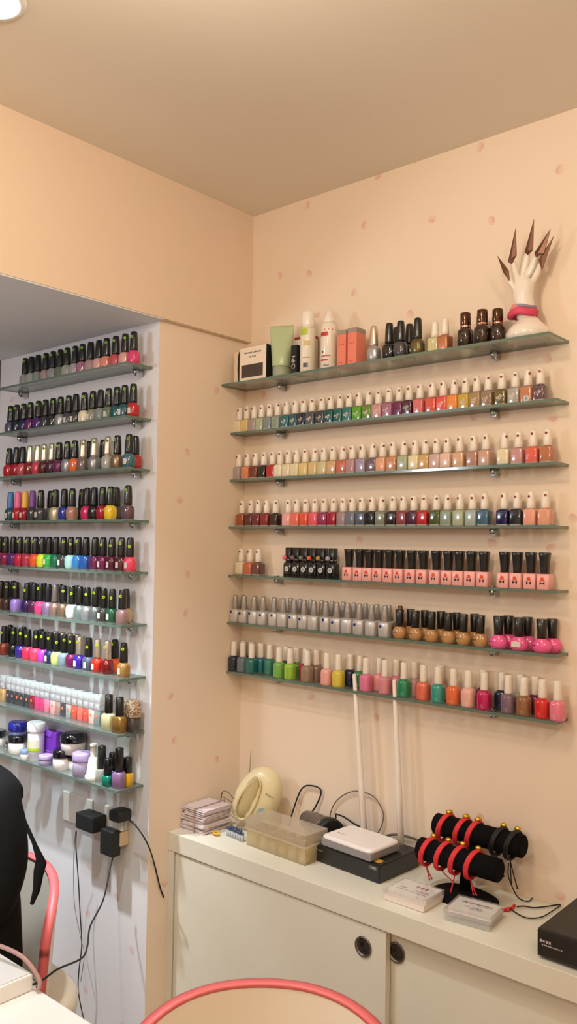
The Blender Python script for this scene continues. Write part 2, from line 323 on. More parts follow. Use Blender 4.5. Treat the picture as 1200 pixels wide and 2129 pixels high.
for k, d in K.items():
    sg = 18 if k in ('opi', 'cyl', 'tan', 'pnk', 'ring') else 20
    B = MB()
    if k in ('she', 'opi', 'boxy'):
        d['foot'] = True; zf = d['body'][0][0]
        B.loft(d['body'], sg, 0)
    else: B.loft(d['body'], sg, 0)
    d['bm'] = B.mesh(k+'_bottle', [BLACK, FOOT])
    if d.get('foot'):
        for p in d['bm'].polygons:
            if p.center.z < .0032: p.material_index = 1
    d['cm'] = MB().loft(d['cap'], 16).mesh(k+'_cap', [BLACK])
ST_DOT = MB().disc(.0042, .0005, 12).disc(.0016, .0007, 8, 1).mesh('dot', [mat('7fae2c', .5), mat('2b4a18', .5)])
ST_DOTY = MB().disc(.0042, .0005, 12).disc(.0016, .0007, 8, 1).mesh('dot', [mat('b9d81c', .5), mat('3a4a18', .5)])
fl = MB()
for k in range(5): fl.prism([(.0019*cos(2*pi*k/5)+.0015*cos(t*pi/3), .0019*sin(2*pi*k/5)+.0015*sin(t*pi/3)) for t in range(6)], .0004)
ST_FLOWER = fl.mesh('flower', [mat('8e1c26', .5)])
ST_BLUE = MB().disc(.0042, .0004, 12).mesh('bluedot', [mat('1c2c86', .5)])
ST_LABEL = MB().prism([(-.0055, -.008), (.0055, -.008), (.0055, .008), (-.0055, .008)], .0005).mesh('label', [mat('d9cfc4', .5)])
ST_ROUND = MB().disc(.0075, .0004, 18).disc(.0035, .0006, 12, 1).mesh('round', [mat('c3ccce', .4), mat('8c999c', .5)])
fg = MB(); fg.disc(.0048, .0004, 12, 0, Matrix.Translation((0, 0, .0065)))
fg.prism([(0, -.0022), (-.006, .001), (-.0055, -.0065)], .0004, 1); fg.prism([(0, -.0022), (.0055, -.0065), (.006, .001)], .0004, 1)
fg.prism([(-.008, .003), (-.003, .0005), (-.0035, .0025)], .0004, 2); fg.prism([(.008, .003), (.003, .0005), (.0035, .0025)], .0004, 2)
ST_FIG = fg.mesh('figure', [mat('e0522c', .5), mat('2a1416', .5), mat('a86a6a', .5)])
CRY = crystal('crystal_cap', 'ffffff', 'd4dae6'); CRYG = crystal('crystal_gold', 'e6c8a8', '7a6450')
ODOT = MB().disc(.0045, .0005, 12).mesh('odot', [mat('e27a58', .5)])
def soft(h):
    c = [int(h[i:i+2], 16) for i in (0, 2, 4)]; g_ = .3*c[0]+.59*c[1]+.11*c[2]
    return '%02x%02x%02x' % tuple(int(min(255, v*.88+g_*.12)) for v in c)
def polish(cn, kind=''):
    h = soft(P[cn])
    if kind == 'metal': return mat(h, .3, metal=.55, coat=.5, noise=.25, nscale=900)
    if cn in ('clear', 'clear grey', 'sheer pink', 'pale aqua', 'clear green', 'silver white') or kind == 'clear':
        kk = 'clr'+h
        if kk not in _M: _M[kk] = glassy('sheer_polish', [lin(int(h[i:i+2], 16))**.5 for i in (0, 2, 4)], h, .5)
        return _M[kk]
    return mat(h, .14, coat=.6)
CAPS = {'black': BLACK, 'white': WHITE, 'silver': mat('d8cdbd', .28, metal=.8), 'blue': mat('4a78b4', .4), 'pink': mat('ee6a9a', .4), 'yellow': mat('ecb64a', .4), 'purple': mat('7a4a96', .4), 'grey': mat('7c7670', .35, metal=.6), 'brown': mat('6a4628', .3, metal=.3), 'glitter black': mat('3a3d3c', .35, metal=.4, noise=.6, nscale=700)}
USED = set()
def ordn(i): return ['first', 'second', 'third', 'fourth', 'fifth', 'sixth', 'seventh', 'eighth', 'ninth', 'tenth', 'eleventh', 'twelfth', 'thirteenth', 'fourteenth', 'fifteenth', 'sixteenth', 'seventeenth', 'eighteenth', 'nineteenth', 'twentieth', 'twenty-first', 'twenty-second', 'twenty-third', 'twenty-fourth', 'twenty-fifth', 'twenty-sixth', 'twenty-seventh', 'twenty-eighth', 'twenty-ninth', 'thirtieth', 'thirty-first', 'thirty-second'][i]
NAMES = dict(opi='round_polish_bottle', she='square_polish_bottle', gel='black_gel_bottle', mini='pink_gel_bottle', silv='silver_gel_bottle', tan='tan_polish_bottle', pnk='pink_polish_bottle', cyl='pastel_polish_bottle', crys='crystal_capped_bottle', ring='ringed_polish_bottle', boxy='clear_polish_bottle')
def bottle(kind, x, y, z, color, cap='black', label='', group=None, tilt=0, sticker=None, body_label=False, fin=''):
    d = K[kind]
    t = thing(NAMES[kind], label, 'nail polish', (x, y, z), tilt, group)
    pm = CLEARG if color is None else polish(color, fin)
    b = put('bottle', d['bm'], t, mats=[pm]); put('cap', d['cm'], t, mats=[CRY if cap == 'crystal' else CRYG if cap == 'gold crystal' else CAPS[cap]])
    if sticker is not None:
        me, a, zz, rad = sticker
        put('sticker', me, t, (rad*sin(a), -rad*cos(a), zz), (0, 0, a))
    if body_label:
        put('label', ST_LABEL, t, (random.uniform(-.004, .004), -d['body'][2][2]-.0004, .018))
    return t
def relax(xs, w):
    xs = list(xs)
    for _ in range(400):
        mv = 0
        for i in range(len(xs)-1):
            dd = w-(xs[i+1]-xs[i])
            if dd > 1e-5: xs[i] -= dd/2; xs[i+1] += dd/2; mv += dd
        if mv < 1e-4: break
    return xs
def uniq(cands):
    for c in cands:
        if c not in USED and 4 <= len(c.split()) <= 16: USED.add(c); return c
    c = cands[-1]; USED.add(c); return c
def row(kind, text, y, z, place, anchor, group, cap='black', what='polish', rev=False, **kw):
    """text: 'px color[*cap][!]; ...'   ! = paper label on the bottle, ~ = glitter finish"""
    items = []
    for q in text.split(';'):
        q = q.strip(); px, c = q.split(' ', 1); lb = '!' in c; gl = '~' in c; c = c.replace('!', '').replace('~', '').strip()
        cp = cap
        if '*' in c: c, cp = [s.strip() for s in c.split('*')]
        items.append((float(px), c, cp, lb, gl))
    d = K[kind]; xs = relax([xat(i[0], y, z+d['h']*.8) for i in items], d['w'])
    if rev: # keep inside the alcove shelf end
        sh = max(0, xs[-1]+d['w']/2+.049); xs = [v-sh for v in xs]
    n = len(items); out = []
    cols = [i[1] for i in items]
    for i, (px, c, cp, lb, gl) in enumerate(items):
        L_, R_ = (cols[i-1] if i else None), (cols[i+1] if i < n-1 else None)
        k = ordn(n-1-i) if rev else ordn(i)
        capw = cp+'-capped' if cp != 'black' or kind == 'opi' else 'black-capped'
        first = '%s %s on %s, between %s and %s' % (c, what, place, L_, R_) if L_ and R_ and cols.count(c) == 1 else '%s %s, %s from %s on %s' % (c, what, k, anchor, place)
        lab_ = uniq([first, '%s %s %s, %s from %s on %s' % (c, capw, what, k, anchor, place), '%s %s, %s from %s on %s' % (c, what, k, anchor, place)])
        st = None
        if kind == 'opi' and cp in ('black', 'silver') and random.random() < kw.get('dots', .75):
            me = ST_DOTY if kw.get('yel') else ST_DOT
            st = (me, random.uniform(.1, .9), d['sticker']-random.uniform(0, .014 if kw.get('yel') else .004), .0106)
        if kind == 'she': st = (ST_FLOWER, random.uniform(-.3, .9), d['sticker']-random.uniform(0, .003), .0087)
        if kind == 'silv' and random.random() < .8: st = (ST_BLUE, random.choice((-.35, .0, .25)), .027, .0136)
        t = bottle(kind, xs[i], y+(random.uniform(-.001, .001) if kind != 'crys' else 0), z, c if c != 'glass' else None, cp, lab_, group, random.uniform(-.06, .06), st, lb, 'metal' if gl else '')
        out.append(t)
    return out

A, AL = 'the room corner', 'the column edge'
def pl(i, wall): return ('%s %s shelf' % ({7: 'bottom'}.get(i, ORD[i]), 'long-wall') if wall == 'R' else '%s alcove shelf' % ORD[i])
def RR(i): return 'the '+pl(i, 'R')
def LL(i): return 'the '+pl(i, 'L')
# --- long wall, rows 2-4: square bottles with white caps
r2 = row('she', '499 cream; 515.5 pale yellow; 531 mauve grey; 543 sage; 561 slate grey; 578 grey green; 597 teal; 616 deep teal; 633.6 navy; 648 slate blue; 671 charcoal; 687.6 dark teal; 707.6 sea teal; 727 dull teal; 747 bright green; 768 olive green; 787 dusty rose; 813.7 mauve; 828 plum; 850.7 dark plum; 874.5 rose; 901.7 coral red; 921 red coral; 946 orange; 969 gold; 992.6 tan; 1015 taupe; 1044 olive brown; 1073 silver grey; 1098.6 copper; 1123 dark mauve', -.036, ZR[2], RR(2), A, 'polish on the second long-wall shelf', 'white', 'polish bottle')
r3 = row('she', '497.6 mauve grey; 515.5 salmon orange; 532.5 brown red; 550 black; 569.5 red; 582.4 pale cream; 601 cream; 616.6 ivory; 635.8 pale yellow; 655.8 tan cream; 674.3 pale olive; 693.4 soft tan; 713.8 terracotta; 733.8 mauve pink; 754.5 lavender; 776 plum grey; 796.7 peach; 817.7 peach brown; 840.6 sage; 864 ivory; 888 gold tan; 907 pale mauve; 928.6 pale pink; 956.8 beige; 985.3 taupe pink; 1011.6 pinkish beige; 1049.6 cream; 1078.7 dusty rose; 1109.7 coral; 1139 bronze', -.036, ZR[3], RR(3), A, 'polish on the third long-wall shelf', 'white', 'polish bottle')
r4 = row('she', '504 brown orange; 522.6 maroon brown; 538 wine; 555.6 brick red; 574.7 dark maroon; 601 blush pink; 617.9 coral pink; 636.7 red orange; 655.8 hot coral; 675 magenta plum; 694.3 crimson; 714.4 grey mauve; 734.4 slate; 753 dark slate; 774.5 black; 795 sage grey; 817.7 black maroon; 839.6 rosewood; 861.8 dark plum; 882.4 red; 909.6 olive; 930.8 grey green; 957.7 sage; 983 blue grey; 1008.4 steel blue; 1048.6 royal navy; 1075.9 ink navy; 1105 peach pink; 1135 salmon', -.036, ZR[4], RR(4), A, 'polish on the fourth long-wall shelf', 'white', 'polish bottle')
INK = mat('e9dcd0', .5)
for i, t in enumerate(r2):
    if i in (6, 7, 8, 9, 10, 11, 12, 13, 14, 15, 16, 17, 19, 22, 24, 25, 26, 27, 28, 30): letter('She', .013, INK, t, (0, -.0155, .019), (pi/2, -.9, 0), (.8, 1.3, 1))
    if i == 29: put('label', ST_ROUND, t, (.002, -.0153, .009), (0, 0, 0))
put('cap_band', MB().box((-.0012, -.0088, .042), (.0012, -.0078, .068)).mesh('b', [mat('3a3634', .4)]), r3[14])
# --- row 5
row('she', '502.6 cream; 521 terracotta; 537.7 mauve brown', -.036, ZR[5], RR(5), A, 'white-capped polish on the fifth long-wall shelf', 'white', 'square polish bottle')
BEADS = [('pink', 'ee7088'), ('mauve', '7a5a72'), ('grey green', '6c7a70'), ('coral', 'f0603c'), ('gold', 'b09638'), ('pale lilac', 'a8a8c0')]
gx = relax([xat(p, -.036, ZR[5]+.07) for p in (604, 618.8, 637, 654, 672.8, 692.8)], .0298)
for (bn, bh), x in zip(BEADS, gx):
    t = bottle('gel', x, -.036, ZR[5], 'black', 'black', 'black gel bottle with %s bead on its neck and round silver label' % bn, 'black gel bottles with beads')
    put('label', ST_ROUND, t, (0, -.0137, .0235))
    b = MB(); b.ball((-.004, -.0185, .056), .0068); bo = b.build('swatch_bead', mat(bh, .15, coat=.6), t); bo['label'] = bn+' round swatch bead'
    MB().tube([(.011*cos(a), .011*sin(a), .0515+.002*sin(a*2)) for a in [i*pi/8 for i in range(17)]], .0012, 6, 0, 1).tube([(-.0015, -.0115, .052), (-.004, -.0145, .054)], .0012, 6, 0, 1).build('bead_ring', SILVER, bo)
px5 = [726.7, 749, 768.4, 789.3, 811, 833, 857, 881, 908, 933, 956, 981.5, 1007.5, 1050, 1076.5, 1105, 1133.5]
xs5 = relax([xat(p, -.036, ZR[5]+.065) for p in px5], .0306)
for i, x in enumerate(xs5):
    lb = ('pink square gel bottle, %s after the black beaded bottles in the run of thirteen' % ordn(i)) if i < 13 else 'pink square gel bottle, %s in the separate group of four on the fifth shelf' % ordn(i-13)
    t = thing('pink_gel_bottle', lb, 'gel polish', (x, -.036, ZR[5]), random.uniform(-.04, .04), 'pink gel bottles with black flared caps')
    put('bottle', K['mini']['bm'], t, mats=[mat('f5b2ac', .35, coat=.2)]); put('cap', K['mini']['cm'], t, mats=[BLACK]); put('picture_sticker', ST_FIG, t, (0, -.0149, .0165))
# --- row 6
sg = mat('cfccca', .32, metal=.35); sgc = mat('aaa6a3', .35, metal=.45)
def silv(px, y, lbl, st=True, capm=sgc):
    x = px
    t = thing('silver_gel_bottle', lbl, 'gel polish', (x, y, ZR[6]), random.uniform(-.08, .08), 'silver gel bottles on the sixth long-wall shelf')
    put('bottle', K['silv']['bm'], t, mats=[sg]); put('cap', K['silv']['cm'], t, mats=[capm])
    if st: put('dot_sticker', ST_BLUE, t, (random.choice((-.008, -.006, 0, .003)), -.0132, .026+random.uniform(0, .005)))
fx = relax([xat(p, -.0475, ZR[6]+.06) for p in (487.8, 506, 527, 545.7, 568.5, 587, 610, 630.5, 651, 675.8, 698.4, 720.6, 745, 770.5, 798.3)], .0345)
sh = max(0, -.0015-(fx[0])+.000); fx = [v+sh for v in fx]
for i, x in enumerate(fx): silv(x, -.0475, 'silver gel bottle in the front row of the sixth long-wall shelf, %s from the corner' % ordn(i), i not in (5, 8, 11, 13))
bx_ = relax([xat(p, -.0175, ZR[6]+.06) for p in (499, 522, 541, 563, 597, 616.6, 638, 661, 682.6, 705.8, 728, 751.4, 775, 800)], .0345)
sh = max(0, .001-bx_[0]); bx_ = [v+sh for v in bx_]
for i, x in enumerate(bx_): silv(x, -.0175, 'silver gel bottle in the back row of the sixth long-wall shelf, %s from the corner' % ordn(i), False)
x = max(xat(824, -.0175, ZR[6]+.06), bx_[-1]+.0345)
t = thing('brown_capped_bottle', 'single polish bottle with translucent brown cap behind the tan bottles', 'nail polish', (x, -.0175, ZR[6]))
put('bottle', K['silv']['bm'], t, mats=[mat('8a6a44', .25, coat=.4)]); put('cap', K['silv']['cm'], t, mats=[CAPS['brown']])
tm = mat('b98a58', .2, coat=.5)
for nm, pxs, y in (('front', (831, 864, 897.6, 932.4, 964, 999.5), -.0475), ('back', (850, 879.5, 912.8, 946, 982.4), -.0178)):
    for i, xx in enumerate(relax([xat(p, y, ZR[6]+.055) for p in pxs], .0385)):
        t = thing('tan_polish_bottle', 'tan bulbous polish bottle with black cap, %s in the %s row from the silver bottles' % (ordn(i), nm), 'nail polish', (xx+(.006 if nm == 'back' else 0), y, ZR[6]), 0, 'tan bulbous polish bottles')
        put('bottle', K['tan']['bm'], t, mats=[tm]); put('cap', K['tan']['cm'], t, mats=[BLACK])
        if nm == 'front': mk = MB(); marks(mk, -.012, -.004, .016, .0022, 3, i); mk.build('print', MATTE, t, (0, -.0138, 0))
pk = mat('ee5c9c', .2, coat=.5)
for nm, pxs, y in (('front', (1037, 1079.7, 1127), -.0468), ('back', (1054, 1093, 1145), -.0175)):
    for i, xx in enumerate(relax([xat(p, y, ZR[6]+.055) for p in pxs], .0455)):
        what = ('beside the tan bottles', 'with a white paper label' if nm == 'front' else 'behind the labelled one', 'nearest the shelf end')[i]
        t = thing('pink_polish_bottle', 'hot pink bulbous polish bottle in the %s row, %s' % (nm, what), 'nail polish', (xx+(.004 if nm == 'back' else 0), y, ZR[6]), 0, 'hot pink bulbous polish bottles')
        put('bottle', K['pnk']['bm'], t, mats=[pk]); put('cap', K['pnk']['cm'], t, mats=[BLACK])
        if nm == 'front':
            if i == 1:
                mk = MB(); mk.prism([(-.011, -.006), (.011, -.006), (.011, .006), (-.011, .006)], .0006); [marks(mk, -.009, .009, q, .0016, 6, int(q*9e3), 1) for q in (-.003, 0, .003)]
                mk.build('label', [mat('dcd6cc', .5), mat('6a6660', .5)], t, (0, -.0160, .015))
            else: mk = MB(); marks(mk, -.016, -.006, .016, .0024, 4, i); mk.build('print', MATTE, t, (0, -.0150, 0))
# --- row 7
row('cyl', '486.8 dark navy slate; 505 blue slate; 524 sea teal; 581.8 light green; 604 lime green; 639.5 taupe; 680.5 pastel pink; 704.5 yellow; 761.6 rose pink; 801 dusty pink; 840.6 emerald; 881 coral orange; 912 turquoise; 943 bright orange; 974.5 baby pink; 1008 magenta; 1057.5 dusk mauve; 1090 cocoa; 1128 bright red; 1160 bubblegum pink', -.0465, ZR[7], 'bottom long-wall shelf front row', A, 'front row on the bottom long-wall shelf', 'white', 'polish')
row('cyl', '506 slate blue; 522 deep navy; 542.6 teal; 561.8 teal green; 595 charcoal; 616.6 green; 636 magenta; 658 mauve taupe; 728 deep navy; 749 mid green; 789 pink; 824 candy pink; 861 dusty rose; 916 rose; 1005 plum; 1044 navy; 1082 sage; 1113 dark magenta', -.0168, ZR[7], 'bottom long-wall shelf back row', A, 'back row on the bottom long-wall shelf', 'white', 'polish')
# --- alcove rows
YL = -LC-.046
g = lambda i: 'polish on the %s alcove shelf' % ORD[i]
row('opi', '53.4 clear grey; 66.6 clear; 80.4 pale aqua; 96 sheer pink; 111 silver white; 126 clear green; 141 clear; 156.6 mauve grey; 172.5 mauve; 189.6 sheer pink; 206 pearl pink; 222.6 shimmer salmon; 241 deep rose; 260.4 pearl pink; 279 hot pink', YL, ZL[1], LL(1), AL, g(1), 'black', 'polish', True)
row('opi', '22.5 dark slate; 36 navy; 50 dark blue; 64 purple magenta; 80.4 purple; 95.4 charcoal; 111.6 black grey; 127 silver~; 143.4 dark grey!; 159 dark clear!; 176 cream!; 193.5 olive silver!; 209 pale aqua; 227 clear green!; 245 dark teal; 259 deep teal!; 277.5 red!', YL, ZL[2], LL(2), AL, g(2), 'black', 'polish', True)
row('opi', '21 red; 36.6 crimson; 48 deep rose; 63.6 brick red*silver; 79 red pink*silver; 93.6 maroon*silver; 108.6 dark plum*silver; 124.5 plum; 141 silver~; 157.5 bright orange; 174 brown grey*silver; 198 glitter silver~*silver; 225.6 silver grey*silver; 246 taupe~; 270 teal blue!', YL-.012, ZL[3], LL(3), AL, g(3), 'black', 'polish', True)
row('opi', '185 silver grey; 214.5 slate grey; 282 red!', YL+.0215, ZL[3], 'back of '+LL(3), AL, g(3), 'black', 'polish', True)
row('opi', '23.4 deep teal!*blue; 39.6 red!*pink; 54.6 crimson!*yellow; 69.6 charcoal*purple; 87 dark grey!; 117.6 cream~; 136.5 blue; 152.4 rose tan; 183 magenta pink; 199.5 black; 215 crimson; 231.6 bright yellow; 268.5 dark mauve', YL-.012, ZL[4], LL(4), AL, g(4), 'black', 'polish', True)
row('opi', '106 clear grey; 171 dark clear; 243 dark grey', YL+.0215, ZL[4], 'back of '+LL(4), AL, g(4), 'black', 'polish', True)
row('opi', '3 plum pink!; 16.5 magenta plum; 32 violet; 46.5 pink red; 62.4 red pink; 78.6 vivid orange; 94.5 neon yellow; 106.5 vivid green!; 121.5 dark green; 138 dark clear!; 153.6 mint; 168 sky blue; 185 deep blue; 203 plum; 220.5 magenta wine!; 238.5 dark wine!; 258 maroon!; 276.6 pink coral!', YL, ZL[5], LL(5), AL, g(5), 'black', 'polish', True, yel=1)
row('opi', '2.4 brown; 15 dark brown; 33 lilac; 57 black purple; 72 dark plum; 84 hot pink; 100.5 lilac shimmer~; 115.5 rose beige~*grey; 132 taupe~; 150 white; 166.5 silver aqua~; 183 silver~; 198 grey sparkle~; 216 dark clear!; 234 dark clear green!; 255 dusty mauve', YL-.012, ZL[6], LL(6), AL, g(6), 'black', 'polish', True, yel=1)
row('opi', '28 pale lilac; 66 indigo; 92 sheer pink; 125 copper; 160 silver white; 205 clear grey; 262 gold tan', YL+.0215, ZL[6], 'back of '+LL(6), AL, g(6), 'black', 'polish', True, dots=.2, yel=1)
row('opi', '9 bronze red; 28 black; 44 indigo; 58 pink red; 75 pink coral; 92 magenta violet; 103.5 dark blue!; 119 lime; 133.5 grey blue; 150 magenta wine; 166 royal purple!*silver; 184.5 dark slate!; 203.4 fire red!*silver; 223.5 dark red*silver; 258 gold bronze!', YL-.012, ZL[7], LL(7), AL, g(7), 'black', 'polish', True, yel=1)
row('opi', '22 dark wine; 50 navy; 85 purple; 118 pearl pink*silver; 132 sheer pink*silver; 146 mauve*silver; 160 clear*silver; 240 vivid orange', YL+.0215, ZL[7], 'back of '+LL(7), AL, g(7), 'black', 'polish', True, dots=.2, yel=1)
# eighth: crystal caps
cr = [(8, 'gold tan'), (21, 'charcoal'), (30, 'charcoal'), (40, 'charcoal'), (49, 'charcoal'), (60, 'charcoal'), (70, 'brick red'), (81, 'hot pink'), (90, 'hot pink'), (100.5, 'bubblegum pink'), (113.4, 'blush pink'), (124, 'rose beige'), (134.5, 'dark grey'), (146, 'silver grey'), (158, 'coral red'), (170, 'coral pink'), (182.4, 'coral red'), (194, 'pale pink'), (205.5, 'pale aqua')]
cx = relax([xat(p, YL, ZL[8]+.06) for p, _ in cr], .0265); sh = max(0, cx[-1]+.0135-(xat(226.5, YL-.018, ZL[8]+.06)-.0180)); 
for i, ((p, c), x) in enumerate(zip(cr, cx)):
    t = thing('crystal_capped_bottle', uniq(['%s crystal-capped bottle, %s from the outer end, eighth alcove shelf' % (c, ordn(i))]), 'nail polish', (x-sh*i/18, YL+.005, ZL[8]), random.uniform(-.03, .03), 'crystal-capped polish on the eighth alcove shelf')
    put('bottle', K['crys']['bm'], t, mats=[polish(c)]); put('cap', K['crys']['cm'], t, mats=[CRY])
    if c != 'hot pink' and c != 'bubblegum pink': put('dot_sticker', ODOT, t, (0, -.0125, .024))
for p, c, dy, nm, kk, cp in ((226.5, 'pale olive', -.018, 'pale gold sheer polish with black cap, standing before the crystal-capped row', 'boxy', 'black'), (249, 'gold bronze', -.022, 'gold glitter polish with black cap beside the pale gold one, eighth alcove shelf', 'boxy', 'black')):
    bottle(kk, xat(p, YL+dy, ZL[8]+.07), YL+dy, ZL[8], c, cp, nm, None, .1, fin='metal' if 'glitter' in nm else '')
x = xat(275, YL+.012, ZL[8]+.06)
t = thing('glitter_capped_bottle', 'dark square bottle with wide rose-gold glitter cap at the column end, eighth alcove shelf', 'nail polish', (x, YL+.012, ZL[8]))
MB().loft([(0, .020, .013, 8), (.001, .0215, .014, 8), (.038, .0215, .014, 8), (.040, .020, .013, 8)], 20).build('bottle', mat('4a4440', .2, coat=.5), t)
MB().loft([(.040, .022, .0145, 9), (.041, .023, .015, 9), (.084, .023, .015, 9), (.0855, .022, .014, 9)], 20).build('cap', CRYG, t)
letter('M', .022, mat('a89c90', .3, metal=.6), t, (0, -.0143, .019))

# --- ninth alcove shelf
Z9 = ZL[9]
def jar(px, y, r, hb, hl, body, lid, label, z=Z9, name='cream_jar', cat='jar', py=None, lidr=None):
    x = xat(px, y, z+hb*.6) ; lr = lidr or r*1.06
    t = thing(name, label, cat, (x, y, z))
    MB().loft([(0, r*.9, r*.9), (.002, r*.98, r*.98), (hb*.5, r, r), (hb, r*.96, r*.96)], 28).build('jar_body', body, t)
    MB().loft([(hb-.001, lr*.97, lr*.97), (hb+.001, lr, lr), (hb+hl*.75, lr, lr), (hb+hl*.95, lr*.93, lr*.93), (hb+hl, lr*.82, lr*.82)], 28).build('lid', lid, t)
    return t, x
LIL = mat('b79fd0', .3, coat=.3); LILC = glassy('lilac_clear', (.85, .78, .88), 'b9a8c4', .6)
WJ = mat('ece2da', .25, coat=.4); NAVY = mat('1d2486', .2, coat=.5); BLID = mat('15161c', .12, coat=.8)
jar(-7, YL, .028, .030, .020, WJ, BLID, 'white jar with black lid at the outer end of the bottom alcove shelf')
t, x = jar(37, YL-.003, .0285, .036, .020, WJ, BLID, 'white jar with black lid standing under the blue-lidded jar', lidr=.0295)
t = thing('cream_jar', 'jar with dark blue lid stacked on top of the white black-lidded jar', 'jar', (x, YL-.003, Z9+.0562))
MB().loft([(0, .026, .026), (.014, .0275, .0275)], 28).build('jar_body', mat('7a88c0', .2, coat=.4), t); MB().loft([(.013, .0290, .0290), (.015, .030, .030), (.036, .030, .030), (.040, .026, .026)], 28).build('lid', NAVY, t)
jar(52, YL-.0285, .0135, .018, .012, WJ, mat('8aa0c8', .25, coat=.5), 'small white pot with pale blue lid in front of the white bottle', name='small_pot')
x = xat(75, YL-.010, Z9+.05)
t = thing('powder_bottle', 'tall white bottle with green and yellow label, wide white cap, bottom alcove shelf', 'bottle', (x, YL-.010, Z9))
MB().loft([(0, .021, .021), (.002, .0235, .0235), (.080, .0250, .0250), (.086, .023, .023)], 28).build('bottle', mat('efe9ee', .25, coat=.4), t)
MB().loft([(.085, .0265, .0265), (.087, .0275, .0275), (.110, .0275, .0275), (.113, .025, .025)], 28).build('cap', mat('f4f1f2', .3, coat=.3), t)
b = MB()
for i, (z0, z1, mi) in enumerate(((.030, .038, 0), (.038, .062, 1))):
    vs = []
    for k in range(13):
        a = -pi/2+(-.9+1.8*k/12)+.5; vs += [(.0252*cos(a), .0252*sin(a), z0), (.0252*cos(a), .0252*sin(a), z1)]
    b.add(vs, [(2*k, 2*k+2, 2*k+3, 2*k+1) for k in range(12)], mi)
b.build('label', [mat('b4cc2a', .4), mat('dcd9c0', .4)], t)
x = xat(109, -LC-.020, Z9+.04)
t = thing('gift_box', 'bright purple paper box with folded top flap behind the white bottle', 'box', (x, -LC-.018, Z9), .05)
MB().box((-.033, -.014, 0), (.033, .014, .084), bev=.002).build('carton', mat('8c3fd0', .4), t)
b = MB(); b.prism([(-.028, .072), (.010, .070), (.014, .086), (-.023, .092)], .0015); b.build('flap', mat('a45ae6', .4), t, (0, -.0145, 0))
b = MB(); marks(b, -.024, .020, .026, .003, 9, 3); marks(b, -.024, .016, .019, .002, 9, 4); b.build('print', mat('b896e0', .4), t, (0, -.0142, 0))
t, x = jar(160, -LC-.030, .0265, .028, .016, WJ, BLID, 'jar with black lid half hidden under the large stacked jar')
t = thing('cream_jar', 'large white jar with glossy black lid stacked on another jar, bottom alcove shelf', 'jar', (x-.012, -LC-.036, Z9+.0442))
MB().loft([(0, .030, .030), (.002, .034, .034), (.030, .036, .036), (.034, .035, .035)], 32).build('jar_body', WJ, t)
MB().loft([(.033, .0365, .0365), (.035, .038, .038), (.050, .038, .038), (.058, .033, .033), (.060, .024, .024)], 32).build('lid', BLID, t)
jar(95, YL-.0235, .0195, .018, .012, LILC, LIL, 'small low lilac-lidded pot in front of the purple box', name='small_pot')
jar(128, YL-.0165, .0250, .036, .021, WJ, BLID, 'small white jar with black lid at the shelf front, before the large jar')
jar(170, YL-.0185, .0255, .044, .022, LILC, LIL, 'clear lilac jar with wide lilac lid beside the white cone bottle')
x = xat(188, YL-.020, Z9+.03)
t = thing('cone_bottle', 'white cone-shaped dispenser bottle with narrow neck, bottom alcove shelf', 'bottle', (x+.012, YL-.020, Z9))
MB().loft([(0, .0205, .0205), (.002, .0225, .0225), (.012, .0220, .0220), (.018, .0180, .0180), (.058, .0125, .0125), (.062, .0095, .0095)], 28).build('bottle', mat('eeeadc', .25, coat=.4), t)
MB().loft([(.061, .0088, .0088), (.063, .0082, .0082), (.090, .0080, .0080), (.092, .0098, .0098), (.098, .0098, .0098), (.100, .007, .007)], 20).build('nozzle_cap', mat('f4f0e4', .25, coat=.4), t)
def odd(px, y, kw, body, capm, h0, h1, rb, rc, label, n=4, dz=0):
    x = xat(px, y, Z9+.04)
    t = thing('polish_bottle', label, 'nail polish', (x, y, Z9), kw)
    MB().loft([(0, rb*.9, rb*.8, n), (.0015, rb, rb*.9, n), (h0*.85, rb, rb*.9, n), (h0*.96, rb*.8, rb*.75, n), (h0, rc*.8, rc*.8)], 20).build('bottle', body, t)
    MB().loft([(h0-.0005, rc, rc, 2.6), (h1*.97, rc*.92, rc*.92, 2.6), (h1, rc*.75, rc*.75, 2.6)], 18).build('cap', capm, t)
odd(211, YL-.014, .1, polish('clear'), CAPS['glitter black'], .036, .097, .0145, .0112, 'clear polish bottle with speckled grey-black cap beside the cone bottle')
odd(224, YL-.0290, .1, mat('0f7a66', .15, coat=.5), BLACK, .030, .074, .0135, .0105, 'small teal green polish with black cap at the shelf front')
odd(235, YL+.010, 0, mat('30303a', .15, coat=.5), BLACK, .032, .078, .0135, .0115, 'black polish bottle half hidden behind the teal green one')
odd(247.5, YL-.018, .2, mat('8c6a94', .2, coat=.5), BLACK, .044, .106, .0165, .0115, 'dusty purple polish with tall black cap near the column end')
odd(265, YL+.0105, .15, mat('e6b41c', .15, coat=.5), BLACK, .036, .076, .0145, .0125, 'bright yellow polish with wide black cap, last towards the column')

